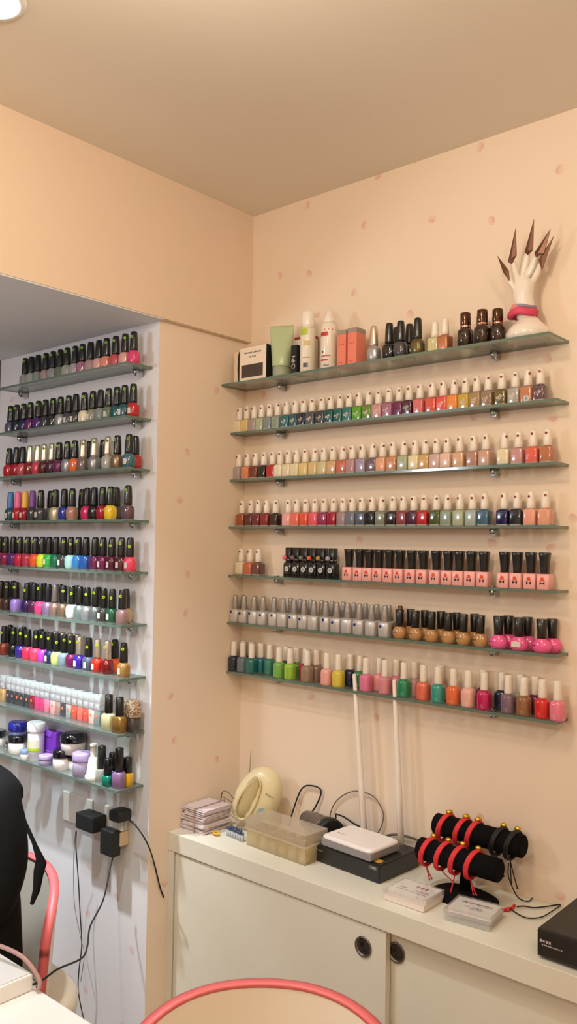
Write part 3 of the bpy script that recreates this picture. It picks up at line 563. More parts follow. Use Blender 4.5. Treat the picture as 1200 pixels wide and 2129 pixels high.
# ------------------------------------------------------------------ top long-wall shelf
Z1 = ZR[1]
x0 = xat(498, -.098, Z1+.03); x1 = xat(553, -.098, Z1+.03)
t = thing('polish_gift_box', 'cream polish gift box with dark window and torn black side, next to the corner', 'box', (x0, -.098, Z1))
w = x1-x0; b = MB(); b.box((0, 0, 0), (w, .055, .098), bev=.0008); b.build('carton', mat('ecdcc8', .5), t)
MB().box((w+.0003, .0, 0), (w+.0015, .0553, .0985)).build('side_panel', MATTE, t)
MB().prism([(.008, .010), (w-.012, .010), (w-.012, .047), (.008, .047)], .0010).build('window', mat('3a3236', .15, coat=.6, noise=.5, nscale=40), t)
letter('Germany Collection', .0082, mat('4a423c', .6), t, (w*.5, -.0006, .082)); letter('BY O·P·I', .0072, mat('4a423c', .6), t, (w*.5, -.0006, .069))
pts = [(-.004, 0), (.004, 0), (.002, .03), (.006, .045), (.001, .06), (.007, .075), (-.001, .092), (-.006, .08), (-.008, .04)]
MB().prism(pts, .0015).build('torn_flap', MATTE, t, (-.0035, .004, 0))
MB().box((-.026, .004, 0), (-.006, .006, .092), bev=.0005).build('open_flap', mat('e4d2b8', .5), t)
# green tube
x = xat(583, -.075, Z1+.05)
t = thing('cream_tube', 'large pale green squeeze tube standing on its clear cap', 'tube', (x, -.070, Z1), .45)
gt = mat('b4c49a', .3, coat=.3)
MB().loft([(0, .0235, .0235), (.002, .025, .025), (.028, .0255, .0255), (.030, .0235, .0235)], 28).build('cap', glassy('tube_cap', (.85, .9, .82), 'c4cdb4', .6), t)
MB().loft([(.030, .0255, .0255), (.034, .0265, .0265), (.06, .0285, .0235), (.09, .0315, .0165), (.12, .034, .009), (.142, .0355, .003), (.150, .036, .0012)], 32).build('tube_body', gt, t)
b = MB(); marks(b, -.022, .024, .098, .0024, 11, 5); marks(b, .006, .022, .086, .0026, 3, 6)
for q in range(7): marks(b, -.010, .022, .080-q*.004, .0012, 9, 10+q)
b.build('print', mat('6c7a5a', .5), t, (0, -.0245, 0), (R(-8), 0, 0))
# black OPI box
x0 = xat(611, -.085, Z1+.03)
t = thing('black_polish_box', 'narrow black box with white vertical lettering beside the green tube', 'box', (x0, -.066, Z1))
MB().box((-.0105, -.02, 0), (.0105, .02, .083), bev=.0008).build('carton', MATTE, t)
letter('O·P·I', .018, mat('d8d0c6', .4), t, (0, -.0204, .035), (pi/2, -pi/2, 0))
# boxes behind
xa = xat(619, -.03, Z1+.05)
t = thing('white_carton', 'white carton with red top edge behind the spray can', 'box', (xa+.026, -.024, Z1))
MB().box((-.030, -.016, 0), (.030, .016, .118), bev=.001).build('carton', mat('e4dccb', .4), t); MB().box((-.0302, -.0163, .111), (.0302, .0163, .1185), bev=.0005).build('top_band', mat('a8303a', .4), t)
# spray can
def spray(px, label, name, secs_b, secs_c, stripes, capname='cap'):
    x = xat(px, -.072, Z1+.08)
    t = thing(name, label, 'bottle', (x, -.072, Z1)); MB().loft(secs_b, 30).build('can', mat('ebe3d4', .25, coat=.4), t)
    MB().loft(secs_c, 24).build(capname, mat('f2ece2', .25, coat=.4), t)
    for nm, z0, z1, a0, a1, r, m in stripes:
        b = MB(); vs = []; n = 12
        for k in range(n+1):
            a = -pi/2+.6+a0+(a1-a0)*k/n; vs += [(r*cos(a), r*sin(a), z0), (r*cos(a), r*sin(a), z1)]
        b.add(vs, [(2*k, 2*k+2, 2*k+3, 2*k+1) for k in range(n)]); b.build(nm, m, t)
    return t
t = spray(640, 'tall white spray can with white cap and lime green label mark', 'spray_can', [(0, .0195, .0195), (.002, .0212, .0212), (.120, .0212, .0212), (.128, .0195, .0195), (.133, .0175, .0175)],
      [(.132, .0178, .0178), (.134, .0182, .0182), (.168, .0178, .0178), (.173, .0155, .0155)],
      [('lime_band', .124, .1265, -3, 3, .0206, mat('b8bc3a', .4)), ('green_patch', .104, .122, -1.1, .1, .0214, mat('b4c83a', .4)), ('base_band', .003, .007, -3, 3, .0214, mat('c0c060', .4)), ('emblem', .014, .026, -.5, .15, .0215, mat('4a5264', .4)), ('small_print', .04, .0415, -.6, .4, .0214, mat('8a8478', .5)), ('tan_print', .074, .088, -.5, .45, .0214, mat('d8c090', .5))])
t = spray(684, 'white foam pump bottle with red label bands and clear dome cap', 'foam_bottle', [(0, .0205, .0205), (.002, .0222, .0222), (.100, .0222, .0222), (.114, .0225, .0225), (.124, .0190, .0190), (.130, .0150, .0150)],
      [(.129, .0160, .0160), (.131, .0165, .0165), (.142, .0145, .0145), (.150, .0085, .0085), (.160, .0070, .0070), (.163, .004, .004)],
      [('red_line', .106, .109, -3, 3, .0226, mat('c23a3a', .4)), ('red_patch', .090, .101, -1.3, .0, .0225, mat('c23a3a', .4)), ('red_word', .034, .037, -1.0, .3, .0225, mat('b05048', .4)), ('red_bar', .022, .027, -1.1, .0, .0225, mat('c8403c', .4)), ('emblem', .044, .050, -.9, -.65, .0225, mat('5a3a3a', .4)), ('base_print', .007, .012, -.6, .1, .0225, mat('8a8480', .4))], 'pump_cap')
# pink boxes
for (pa, pb, lbl) in ((709, -.086, 'salmon pink carton with grey top, next to the foam bottle'), (731, -.088, 'salmon pink carton with grey top, standing nearest the silver-capped polish')):
    x = xat(pa, pb, Z1+.05); t = thing('cosmetic_carton', lbl, 'box', (x, pb+.022, Z1))
    MB().box((-.0145, -.02, 0), (.0145, .02, .088), bev=.0006).build('carton', mat('e8836c', .45, noise=.1, nscale=60), t)
    MB().box((-.0147, -.0202, .088), (.0147, .0202, .100), bev=.0006).build('grey_top', mat('9a8e84', .4), t)
    b = MB(); marks(b, -.010, .010, .06, .003, 5, 2); marks(b, -.010, .004, .012, .003, 4, 3); b.build('print', mat('c8604a', .5), t, (0, -.0202, 0))
def top(px, y, kind, c, cp, label, fin='', grp=None):
    return bottle(kind, xat(px, y, Z1+K[kind]['h']*.85), y, Z1, c, cp, label, grp, random.uniform(-.1, .1), fin=fin)
top(778, -.083, 'opi', 'silver', 'silver', 'clear glitter polish with long silver cap beside the salmon cartons', 'metal')
top(810, -.083, 'opi', 'black', 'black', 'black polish, front row, next to the silver-capped bottle on the top shelf')
top(826, -.040, 'opi', 'black grey', 'black', 'black-capped polish behind the first black one, top long-wall shelf')
top(833.5, -.083, 'opi', 'dark grey', 'black', 'very dark polish in the front row beside the first black one, top long-wall shelf')
top(852, -.045, 'opi', 'dark clear', 'black', 'dark polish bottle behind the olive one on the top long-wall shelf')
top(869, -.080, 'opi', 'olive brown', 'black', 'olive gold shimmer polish with tall black cap, top long-wall shelf', 'metal')
top(905, -.070, 'she', 'pale olive', 'white', 'pale gold polish with white cap beside the copper one, top long-wall shelf')
top(926, -.078, 'she', 'copper', 'white', 'copper polish with white cap on the top long-wall shelf', 'metal')
for px, y, lbl in ((968, -.078, 'brown-black glossy bottle with rose gold ring, nearest the white-capped pair'), (1003, -.078, 'brown-black glossy bottle with rose gold ring, middle of the front three'), (1035, -.062, 'brown-black glossy bottle with rose gold ring, nearest the ceramic hand'), (1001, -.030, 'glossy dark bottle with rose gold ring, behind the front three')):
    x = xat(px, y, Z1+.05); t = thing('ringed_polish_bottle', lbl, 'nail polish', (x, y, Z1), 0, 'dark bottles with rose gold rings')
    K_ = K['ring']; sc = .9
    for q in (put('bottle', K_['bm'], t, mats=[mat('3a2c26', .1, coat=.9, metal=.5)]), put('cap', K_['cm'], t, mats=[mat('5a3a28', .12, metal=.8, coat=.5)])): q.scale = (.88, .88, .95)
    q = MB().loft([(.0485, .0125, .0125), (.0495, .0148, .0148), (.055, .0148, .0148), (.056, .0135, .0135)], 24).build('gold_ring', mat('e0a890', .15, metal=1.), t); q.scale = (.88, .88, .95)
# ceramic hand
YH = -.052
hc = un(1098, 697, 1, YH); HX = xat(1098, YH, Z1+.02)
t = thing('ceramic_hand', 'white ceramic display hand with pointed glitter nails and pink wrist ruffle', 'display hand', (HX, YH, Z1))
CER = mat('efe6dc', .18, coat=.7)
MB().loft([(0, .044, .043), (.003, .049, .048), (.014, .051, .050), (.026, .046, .045), (.036, .036, .035), (.044, .028, .027), (.050, .024, .023)], 32).build('base', CER, t)
def skin(name, verts, edges, radii, m, parent=None, sub=2, loc=(0, 0, 0), root=0):
    me = bpy.data.meshes.new(name); me.from_pydata([tuple(v) for v in verts], edges, []); o = bpy.data.objects.new(name, me); COL.objects.link(o)
    md = o.modifiers.new('s', 'SKIN'); md.use_smooth_shade = True; md.branch_smoothing = .6
    for i, r in enumerate(radii):
        sv = me.skin_vertices[0].data[i]; sv.radius = r if isinstance(r, tuple) else (r, r); sv.use_root = (i == root)
    s2 = o.modifiers.new('u', 'SUBSURF'); s2.levels = sub; s2.render_levels = sub
    dg = bpy.context.evaluated_depsgraph_get(); me2 = bpy.data.meshes.new_from_object(o.evaluated_get(dg)); bpy.data.objects.remove(o)
    me2.materials.clear(); me2.materials.append(m)
    for p in me2.polygons: p.use_smooth = True
    return put(name, me2, parent, loc)
def hp(px, py, dy=0):
    v = un(px, py, 1, YH+dy)
    return v-Vector((HX, YH, Z1))
V = [hp(1098, 672), hp(1092, 645), hp(1089, 620), hp(1088, 592)]; RD = [.026, .0245, .027, (.029, .021)]; E_ = [(0, 1), (1, 2), (2, 3)]
FNG = [((1070, 598), (1062, 588), (1059, 574), -.012, .008), ((1076, 578), (1070, 560), (1066, 542), -.004, .0085), ((1087, 572), (1093, 550), (1098, 523), 0, .0088), ((1098, 574), (1108, 552), (1115, 530), .006, .0085), ((1107, 586), (1118, 566), (1124, 548), .012, .0078)]
for a, b_, c, dy, r in FNG:
    i = len(V); V += [hp(*a, dy*.6), hp(*b_, dy), hp(*c, dy*1.2)]; E_ += [(3, i), (i, i+1), (i+1, i+2)]; RD += [r*1.15, r, r*.75]
skin('hand', V, E_, RD, CER, t)
NG = mat('7a5648', .35, metal=.6, noise=.6, nscale=900)
for tip, l, bt, rr_, dy in (((1034, 531), (1046, 566), (1059, 584), (1058, 563), -.016), ((1072, 474), (1056, 545), (1063, 549), (1074, 530), -.006), ((1110, 456), (1091, 524), (1097, 530), (1108, 520), 0), ((1145, 475), (1111, 526), (1114, 534), (1131, 527), .008), ((1151, 491), (1120, 540), (1127, 562), (1136, 535), .015)):
    b = MB(); q = [hp(*p_, dy-.008) for p_ in (tip, l, bt, rr_)]; mid = (q[1]+q[3])/2+Vector((0, -.004, 0)); bk = Vector((0, .0022, 0))
    vs = q+[mid]+[v+bk for v in q]
    b.add(vs, [(0, 1, 4), (1, 2, 4), (2, 3, 4), (3, 0, 4), (8, 7, 6, 5), (0, 5, 6, 1), (1, 6, 7, 2), (2, 7, 8, 3), (3, 8, 5, 0)], 0, False); b.build('glitter_nail', NG, t)
c0 = hp(1088, 652); pkc = mat('d8486a', .6)
b = MB()
def ringp(cz, r, cx, cy, n=20, w=.002, rx=1.): return [(cx+r*rx*cos(2*pi*k/n), cy+r*sin(2*pi*k/n), cz+w*sin(3*2*pi*k/n)) for k in range(n+1)]
b.tube(ringp(c0.z, .0275, c0.x, 0), .0075, 10, 0, 2); b.tube(ringp(c0.z-.004, .0285, c0.x-.001, 0), .0065, 10, 0, 2); b.build('wrist_ruffle', pkc, t)
MB().tube(ringp(c0.z+.011, .0262, c0.x, 0), .0042, 8, 0, 2).build('grey_ribbon', mat('9a8a9c', .5), t)
b = MB(); cc = hp(1071, 641, -.026)
for k in range(6): b.ball((cc.x+.006*cos(k*pi/3), cc.y, cc.z+.006*sin(k*pi/3)), .0048, 0, 10)
b.ball((cc.x, cc.y-.003, cc.z), .004, 0, 10); b.build('rosette', mat('e08a8a', .6), t)

# ------------------------------------------------------------------ cabinet and counter
ZC, DN = .75, .278; CW = mat('dcd6c6', .4, coat=.1, noise=.02, nscale=30)
XR = 2.6
b = MB(); b.box((-.0188, -DN, ZC-.0496), (XR, -.001, ZC), bev=.0015); o = b.build('worktop', CW); tag(o, 'long narrow cream worktop running along the petal wallpaper wall', 'counter')
t = thing('sliding_cabinet', 'low cream cabinet with two sliding doors under the worktop', 'cabinet', (0, 0, 0))
ZT = ZC-.0498
MB().box((-.0188, -DN+.002, 0), (.004, -.001, ZT)).box((XR-.02, -DN+.002, 0), (XR, -.001, ZT)).box((.004, -.012, 0), (XR-.02, -.001, ZT)).box((.004, -DN+.03, 0), (XR-.02, -.012, .05)).build('carcass', CW, t)
XD = .7035
d1 = MB().box((.0075, -DN+.004, .06), (XD, -DN+.022, ZT-.003), bev=.001).build('door', CW, t)
d2 = MB().box((XD-.03, -DN+.026, .06), (XR-.025, -DN+.044, ZT-.0015), bev=.001).build('door', CW, t)
def pull(x, y, z, par):
    b = MB(); Mx = Matrix.Translation((x, y, z)) @ Matrix.Rotation(pi/2, 4, 'X')
    # ring with dished centre
    n = 28; prof = [(.0225, 0), (.0225, .003), (.0205, .0038), (.0185, .003), (.0175, .0005), (.0165, .0002), (0.0001, .0002)]
    vs = []; fs = []
    for (r, h) in prof:
        for k in range(n): a = 2*pi*k/n; vs.append(Mx @ Vector((r*cos(a), r*sin(a), h)))
    for i in range(len(prof)-1):
        for k in range(n): fs.append([i*n+k, i*n+(k+1) % n, (i+1)*n+(k+1) % n, (i+1)*n+k])
    b.add(vs, fs, 0); b.build('recessed_pull', mat('77706a', .3, metal=.85), par)
    MB().disc(.0165, .0008, 24, 0, Matrix.Translation((x, y-.0003, z))).build('pull_cup', mat('4a443f', .35, metal=.7), par)
    MB().prism([(-.004, 0), (.004, 0), (.004, .008), (0, .012), (-.004, .008)], .0018, 0, Matrix.Translation((x-.004, y-.0006, z))).ball((x+.002, y-.002, z-.007), .0045, 0, 10, (1.5, .4, .8)).build('pull_latch', mat('2a2624', .3, metal=.6), par)
p1 = un(756, 1968, 1, -DN+.004); pull(p1.x, -DN+.004, p1.z, d1)
p2 = un(824.5, 1980, 1, -DN+.026); pull(p2.x, -DN+.026, p2.z, d2)

# ------------------------------------------------------------------ things on the counter
# bundle of envelopes
t = thing('envelope_bundle', 'banded bundle of pale pink paper envelopes against the column', 'paper bundle', (.030, -.180, ZC), 0)
pm = [mat('ded0d0', .7), mat('d2c2c4', .7)]
z = .0006; rr = random.Random(4)
LAY = [(.006, 0, 0), (.010, .06, -.004), (.009, -.05, .003), (.006, .03, -.006), (.008, -.02, -.002), (.009, .05, .004), (.008, -.04, 0), (.007, .0, .003)]
for i, (h, a, dx) in enumerate(LAY):
    b = MB(); k = 3
    for j in range(k): b.box((-.043+rr.uniform(-.003, .003), -.052+rr.uniform(-.004, .004), z+h*j/k), (.045+rr.uniform(-.003, .003), .050+rr.uniform(-.003, .003), z+h*(j+1)/k-.0006))
    o = b.build('envelope', pm[i % 2], t, (dx, 0, 0), (0, 0, a)); z += h
MB().tube([(.012, -.0585, .001), (.012, -.0585, z), (.012, -.050, z+.0012), (.012, .0, z+.0014), (.012, .052, z+.0012), (.012, .057, z-.002), (.012, .057, .001)], .0011, 6, 0, 3).build('rubber_band', mat('a88a7c', .6), t)
# yellow clip
q = un(446, 1737, 2, ZC)
b = MB(); b.tube([(-.012, 0, .004), (-.004, .006, .006), (.006, .004, .010), (.012, -.002, .006), (.004, -.006, .005), (-.006, -.003, .004)], .003, 8); o = b.build('yellow_clip', mat('d8a028', .4), None, (q.x, q.y+.004, ZC)); tag(o, 'small twisted yellow clip lying beside the envelope bundle', 'clip')
# blue-capped small ampoule tray
q = un(487, 1745, 2, ZC)
t = thing('vial_block', 'cluster of small clear vials with dark blue tops before the plastic box', 'vials', (q.x, q.y+.012, ZC), -.12)
for i in range(7):
    for j in range(2):
        if i >= 5 and j == 1: continue
        xx = -.033+i*.0105; yy = -.007+j*.0115
        v = MB().loft([(0.0005, .0044, .0044), (.017, .0048, .0048), (.018, .004, .004)], 12, 0, True, Matrix.Translation((xx, yy, 0))).build('vial', mat('b9bcc6', .2, coat=.5), t)
        MB().loft([(.0175, .0046, .0046), (.0235+.002*((i*3+j) % 2), .0044, .0044)], 10, 0, True, Matrix.Translation((xx, yy, 0))).build('vial_cap', mat('2e4260', .3, coat=.3), v)
# facial steamer
st = mat('e0d2a8', .3, coat=.4)
q = un(560, 1720, 2, ZC)
t = thing('facial_steamer', 'cream oval facial steamer with clear visor leaning behind the plastic box', 'appliance', (.158, -.082, ZC), R(34))
Mt = Matrix.Translation((-.046, 0, .0205)) @ Matrix.Rotation(R(24), 4, 'Y')
MB().loft([(0, .034, .022, 2.4), (.004, .048, .032, 2.6), (.03, .060, .042, 2.6), (.07, .065, .043, 2.5), (.105, .060, .038, 2.4), (.138, .045, .028, 2.3), (.156, .026, .016, 2.2), (.161, .010, .006, 2)], 36, 0, True, Mt).build('body', st, t)
ym = -.044
b = MB()
b.loft([(0, .002, .002), (.006, .013, .007), (.03, .021, .012), (.07, .022, .013), (.10, .017, .010), (.118, .008, .005), (.121, .002, .002)], 24, 0, True, Mt @ Matrix.Translation((-.020, -.034, .012)) @ Matrix.Rotation(R(-3), 4, 'Y'))
b.build('visor', glassy('visor_plastic', (.92, .86, .7), 'd9c698', .55), t)
MB().tube([tuple(Mt @ Vector(p_)) for p_ in ((-.042, -.040, .02), (-.046, -.041, .06), (-.036, -.038, .11), (-.020, -.034, .130), (-.004, -.040, .11), (.002, -.044, .06), (-.006, -.042, .02), (-.024, -.038, .008), (-.042, -.040, .02))], .0032, 8).build('visor_rim', mat('d4c08e', .3, coat=.4), t)
Mb = Mt @ Matrix.Translation((.026, -.0425, .050))
MB().disc(.0135, .003, 24, 0, Mb, .0165).build('button_panel', mat('b9cdd2', .15, metal=.5, coat=.5), t)
MB().disc(.0042, .002, 14, 0, Mb @ Matrix.Translation((-.006, -.003, -.011))).disc(.0042, .002, 14, 0, Mb @ Matrix.Translation((.0065, -.003, -.009))).build('button', mat('5c6068', .3), t)
o = letter('Panasonic', .0065, mat('4a4234', .5), t, tuple(Mt @ Vector((.028, -.0395, .104)))); o.rotation_euler = (pi/2, R(24), 0)
# telescopic aerial behind the steamer
a0 = un(517, 1640, 1, -.02); a1 = un(522, 1560, 1, -.02)
o = MB().tube([(a0.x-.003, -.02, ZC+.001), tuple(a0), tuple(a1)], .0011, 6, 0, 1).build('wire_aerial', mat('8a7c6c', .4, metal=.5)); tag(o, 'thin upright wire standing in the corner behind the steamer', 'wire')
q = un(470, 1638, 0, -.012)
b = MB(); b.tube([(-.010, -.085, ZC+.052), (.012, -.10, ZC+.078), (.050, -.118, ZC+.088), (.080, -.125, ZC+.078)], .0016, 6); b.tube([(-.012, -.075, ZC+.001), (-.010, -.085, ZC+.052), (.03, -.10, ZC+.060), (.078, -.122, ZC+.062)], .0013, 6)
o = b.build('tangled_cable', mat('8a7468', .5)); tag(o, 'thin pale cables tangled between the column and the steamer', 'cable')
# clear plastic box
A0 = Vector((.205, -.205, ZC)); ang = R(-2.2)
t = thing('plastic_box', 'translucent lidded plastic box with compartments in front of the steamer', 'plastic box', (.315, -.168, ZC), ang)
PB = glassy('box_plastic', (.98, .96, .90), 'efe2c0', .38, .12, .5); PL = glassy('lid_plastic', (.99, .98, .96), 'f2e8da', .22, .12, .5)
def shellbox(b, x0, x1, y0, y1, z0, z1, th, mi=0, floor_=True):
    b.box((x0, y0, z0), (x1, y0+th, z1), mi); b.box((x0, y1-th, z0), (x1, y1, z1), mi); b.box((x0, y0+th, z0), (x0+th, y1-th, z1), mi); b.box((x1-th, y0+th, z0), (x1, y1-th, z1), mi)
    if floor_: b.box((x0+th, y0+th, z0), (x1-th, y1-th, z0+th), mi)
b = MB(); shellbox(b, -.104, .104, -.040, .040, 0, .046, .0015); b.build('box_body', PB, t)
b = MB()
for i in range(1, 6): b.box((-.104+i*.0347-.0006, -.038, .002), (-.104+i*.0347+.0006, .038, .042))
b.box((-.102, -.0006, .002), (.102, .0006, .042)); b.build('divider', PB, t)
b = MB(); shellbox(b, -.107, .107, -.043, .043, .0455, .073, .0014, 0, False); b.box((-.107, -.043, .073), (.107, .043, .0745)); b.box((-.112, -.048, .044), (.112, -.0432, .0465)); b.box((-.112, .0432, .044), (.112, .048, .0465)); b.box((-.112, -.0432, .044), (-.1072, .0432, .0465)); b.box((.1072, -.0432, .044), (.112, .0432, .0465)); b.build('lid', PL, t)
rr = random.Random(2)
for i in range(6):
    for j in range(2):
        x_ = -.087+i*.0347; y_ = -.020+j*.040
        o = MB().box((x_-.011, y_-.012, 0), (x_+.011, y_+.012, .018+rr.uniform(0, .012)), bev=.002).build('nail_tip_stack', mat(rr.choice(('d8c49a', 'cdb98e', 'e0d0ae')), .4), None, (.315, -.168, ZC+.0018), (0, 0, ang))
        tag(o, 'stack of cream false nails in compartment %d-%d of the clear plastic box' % (i+1, j+1) if False else 'cream false nails in the plastic box, %s compartment, %s row' % (ordn(i), 'front' if j == 0 else 'back'), 'false nails', 'stacks of false nails inside the plastic box')
# dark round appliance (hair dryer head) behind the box
t = thing('hair_dryer', 'grey and black round hair dryer lying behind the plastic box', 'hair dryer', (.335, -.058, ZC+.0415), R(-22))
Md = Matrix.Rotation(pi/2, 4, 'Y')
MB().loft([(-.075, .018, .018), (-.065, .024, .024), (-.02, .031, .031), (.03, .036, .036), (.045, .037, .037)], 30, 0, True, Md).build('barrel', mat('6c625c', .3, metal=.4), t)
MB().loft([(.045, .0378, .0378), (.047, .0395, .0395), (.054, .0395, .0395), (.056, .037, .037)], 30, 0, True, Md).build('front_ring', mat('3a3634', .3, metal=.5), t)
MB().loft([(.056, .0385, .0385), (.058, .0408, .0408), (.072, .0400, .0400), (.074, .036, .036)], 30, 0, True, Md).build('nozzle', MATTE, t)
MB().tube([(-.03, .0, -.02), (-.05, .02, -.033), (-.085, .022, -.0335)], .0075, 10).build('handle', MATTE, t)
o = MB().tube([(.262, -.036, ZC+.030), (.285, -.012, ZC+.070), (.305, -.010, ZC+.120), (.27, -.011, ZC+.128), (.235, -.012, ZC+.11), (.21, -.02, ZC+.04), (.20, -.02, ZC+.004)][::-1], .0022, 8).build('dryer_cord', MATTE); tag(o, 'black cord arching up the wall behind the steamer', 'cord')
# modem
t = thing('cable_modem', 'flat black modem box under the white router', 'modem', (.517, -.092, ZC), R(-3.5))
MB().box((-.106, -.080, .001), (.106, .080, .0445), bev=.004).build('case', mat('191a1c', .35, coat=.2), t)
MB().disc(.0042, .0005, 14, 0, Matrix.Translation((-.096, -.0802, .032))).build('logo', mat('a8a4a0', .4), t)
b = MB(); marks(b, -.089, -.074, .030, .0035, 5, 9); b.build('print', mat('8a8683', .4), t, (0, -.0802, 0))
b = MB(); b.prism([(.074, .030), (.100, .029), (.098, .038), (.076, .037)], .0004); b.build('badge', mat('6a6764', .4, metal=.4), t, (0, -.0802, 0)); letter('HD', .008, mat('c8c4c0', .4), t, (.090, -.0808, .0335))
MB().box((.066, -.070, .0446), (.098, -.050, .0449)).build('yellow_label', mat('c89a3c', .5), t)
# router
tr = thing('wifi_router', 'white wireless router with two tall antennas on the black modem', 'router', (.5185, -.118, ZC+.0455), R(-4))
MB().box((-.080, -.058, .0), (.080, .058, .020), bev=.005).build('case', mat('8d8a8c', .4), tr)
MB().loft([(.018, .080, .058, 9), (.020, .0815, .0595, 9), (.0245, .0805, .0585, 9), (.0275, .074, .052, 8)], 40).build('top_cover', mat('ece4e2', .3, coat=.3), tr)
b = MB(); marks(b, -.06, -.035, .0, .004, 6, 8); b.build('print', mat('c4bcba', .5), tr, (0, -.018, .0281), (R(-90), 0, 0))
def antenna(bx, px0, py0, px1, py1, yy):
    a = un(px0, py0, 1, yy); c = un(px1, py1, 1, yy); Mi = (Matrix.Translation(tr.location) @ Matrix.Rotation(R(-4), 4, 'Z')).inverted()
    a_, c_ = Mi @ a, Mi @ c
    o = MB().tube([tuple(a_), tuple(a_.lerp(c_, .3)), tuple(c_), tuple(c_+(c_-a_).normalized()*.003)], .007, 12, 0, 1, [.0088, .0080, .0052, .003]).build('antenna', mat('ede4da', .35, coat=.2), tr)
    k = MB().tube([(bx, .056, .013), (bx+(.006 if bx < 0 else .0), .066, .013), tuple(a_)], .0062, 10, 0, 2).build('antenna_joint', mat('e2d8ce', .35), o)
antenna(-.035, 757, 1727, 737, 1403, -.055)
antenna(.070, 834, 1752, 820, 1415, -.055)
# cables behind router
pts = [un(px, py, 1, -.010) for px, py in ((690, 1745), (686, 1700), (700, 1665), (735, 1645), (775, 1655), (797, 1690), (790, 1725), (770, 1750))]
o = MB().tube([tuple(p) for p in pts], .0016, 8).build('looped_cable', mat('7a6a60', .5)); tag(o, 'thin grey cable looped in a circle on the wall behind the router', 'cable')
pts = [un(px, py, 1, -.022) for px, py in ((701, 1738), (699, 1692), (735, 1712), (766, 1728))]
o = MB().tube([tuple(p) for p in pts], .0022, 8, 0, 2).build('bent_cable', MATTE); tag(o, 'stiff black cable bent at an angle behind the router', 'cable')
o = MB().tube([tuple(un(px, py, 1, -.012)) for px, py in ((795, 1740), (820, 1735), (850, 1740), (880, 1752), (905, 1775))], .0030, 8).build('grey_cable', mat('6a5c54', .5)); tag(o, 'thick grey-brown cable along the wall towards the bracelet stand', 'cable')
# business card boxes
def cardbox(px4, label, body, ink, seed, red):
    P4 = [un(px, py, 2, ZC+.025) for px, py in px4]  # back-left, back-right, front-right, front-left
    c = sum(P4, Vector())/4; ex = ((P4[1]-P4[0])+(P4[2]-P4[3]))/2; wdt = ex.length; ey = ((P4[0]-P4[3])+(P4[1]-P4[2]))/2; dep = ey.length
    a = math.atan2(ex.y, ex.x); t = thing('card_box', label, 'card box', (c.x, c.y, ZC), a)
    w, d = min(wdt, .104)/2, min(dep, .086)/2
    MB().box((-w, -d, 0.0005), (w, d, .014), bev=.002).build('box_base', body, t)
    b = MB(); shellbox(b, -w-.001, w+.001, -d-.001, d+.001, .0145, .0245, .0012, 0, False); b.box((-w-.001, -d-.001, .0245), (w+.001, d+.001, .0255)); b.build('lid', glassy('card_lid', (.99, .99, .99), 'f2eeea', .12, .08, .5), t)
    cards = MB().box((-w+.003, -d+.014, .0145), (w-.003, d-.003, .0235)).build('card_stack', mat('f0eae4', .6), t)
    b = MB(); rr = random.Random(seed)
    def line(x0, x1, y, h, n, mi):
        ww = (x1-x0)/n
        for i in range(n):
            k = rr.uniform(.6, 1); b.box((x0+i*ww, y-h*k/2, .0236), (x0+i*ww+ww*.75, y+h*k/2, .0239), mi)
    if red:
        for i in range(3):
            xc = .000+i*.0115; b.box((xc-.004, .020, .0236), (xc+.004, .0222, .0239), 0); b.box((xc-.0032, .0135, .0236), (xc+.0032, .0155, .0239), 0); b.box((xc-.001, .012, .0236), (xc+.0012, .0255, .0239), 0); b.box((xc-.004, .0168, .0236), (xc-.002, .019, .0239), 0)
        line(-.030, -.014, -.002, .005, 2, 1); line(.004, .040, .000, .0022, 12, 1); line(.004, .040, -.006, .002, 12, 1); line(-.036, .040, -.014, .0022, 24, 1)
    else:
        line(-.032, .036, .018, .0055, 12, 1); line(-.020, -.008, -.003, .003, 3, 1); line(-.002, .022, -.003, .0048, 3, 1); line(-.006, .022, -.010, .002, 9, 1); line(.008, .030, .010, .0012, 8, 1)
    b.build('card_print', [mat('8c2a34', .5), mat('35353c', .5)], cards)
cardbox(((834, 1818), (915, 1846), (892, 1880), (804.5, 1853)), 'clear-lidded box of business cards with dark red heading by the modem', mat('e4d6cc', .35, coat=.3), None, 3, True)
cardbox(((951.5, 1856.5), (1044, 1877.5), (1021.5, 1919.5), (927, 1891.5)), 'frosted clear box of business cards with dark heading before the bracelet stand', glassy('frosted', (.96, .96, .96), 'ecebe8', .5, .2, .4), None, 8, False)

# bracelet stand
YU, YLo = -.058, -.118
U0, U1 = un(906.6, 1711, 1, YU), un(1089.7, 1762, 1, YU); zU = (U0.z+U1.z)/2
L0, L1 = un(873, 1764, 1, YLo), un(1040, 1809.5, 1, YLo); zL = (L0.z+L1.z)/2
VEL = mat('08080a', .9, spec=.15, bump=.2, nscale=900)
t = thing('bracelet_stand', 'two-tier black velvet bracelet bar stand on the worktop', 'display stand', ((L0.x+L1.x)/2, (YU+YLo)/2, ZC))
ox, oy = (L0.x+L1.x)/2, (YU+YLo)/2
RB = .0255
My = Matrix.Rotation(pi/2, 4, 'Y')
for (a, c, yy, zz, nm) in ((U0, U1, YU, zU, 'upper_bar'), (L0, L1, YLo, zL, 'lower_bar')):
    l = c.x-a.x
    MB().loft([(0, RB*.86, RB*.86), (.003, RB, RB), (l-.003, RB, RB), (l, RB*.86, RB*.86)], 32, 0, True, Matrix.Translation((a.x-ox, yy-oy, zz-ZC)) @ My).build(nm, VEL, t)
MB().loft([(0, .080, .056, 2.2), (.005, .080, .056, 2.2), (.012, .066, .044, 2.2)], 32, 0, True, Matrix.Translation((.010, -.020, 0))).build('base', VEL, t)
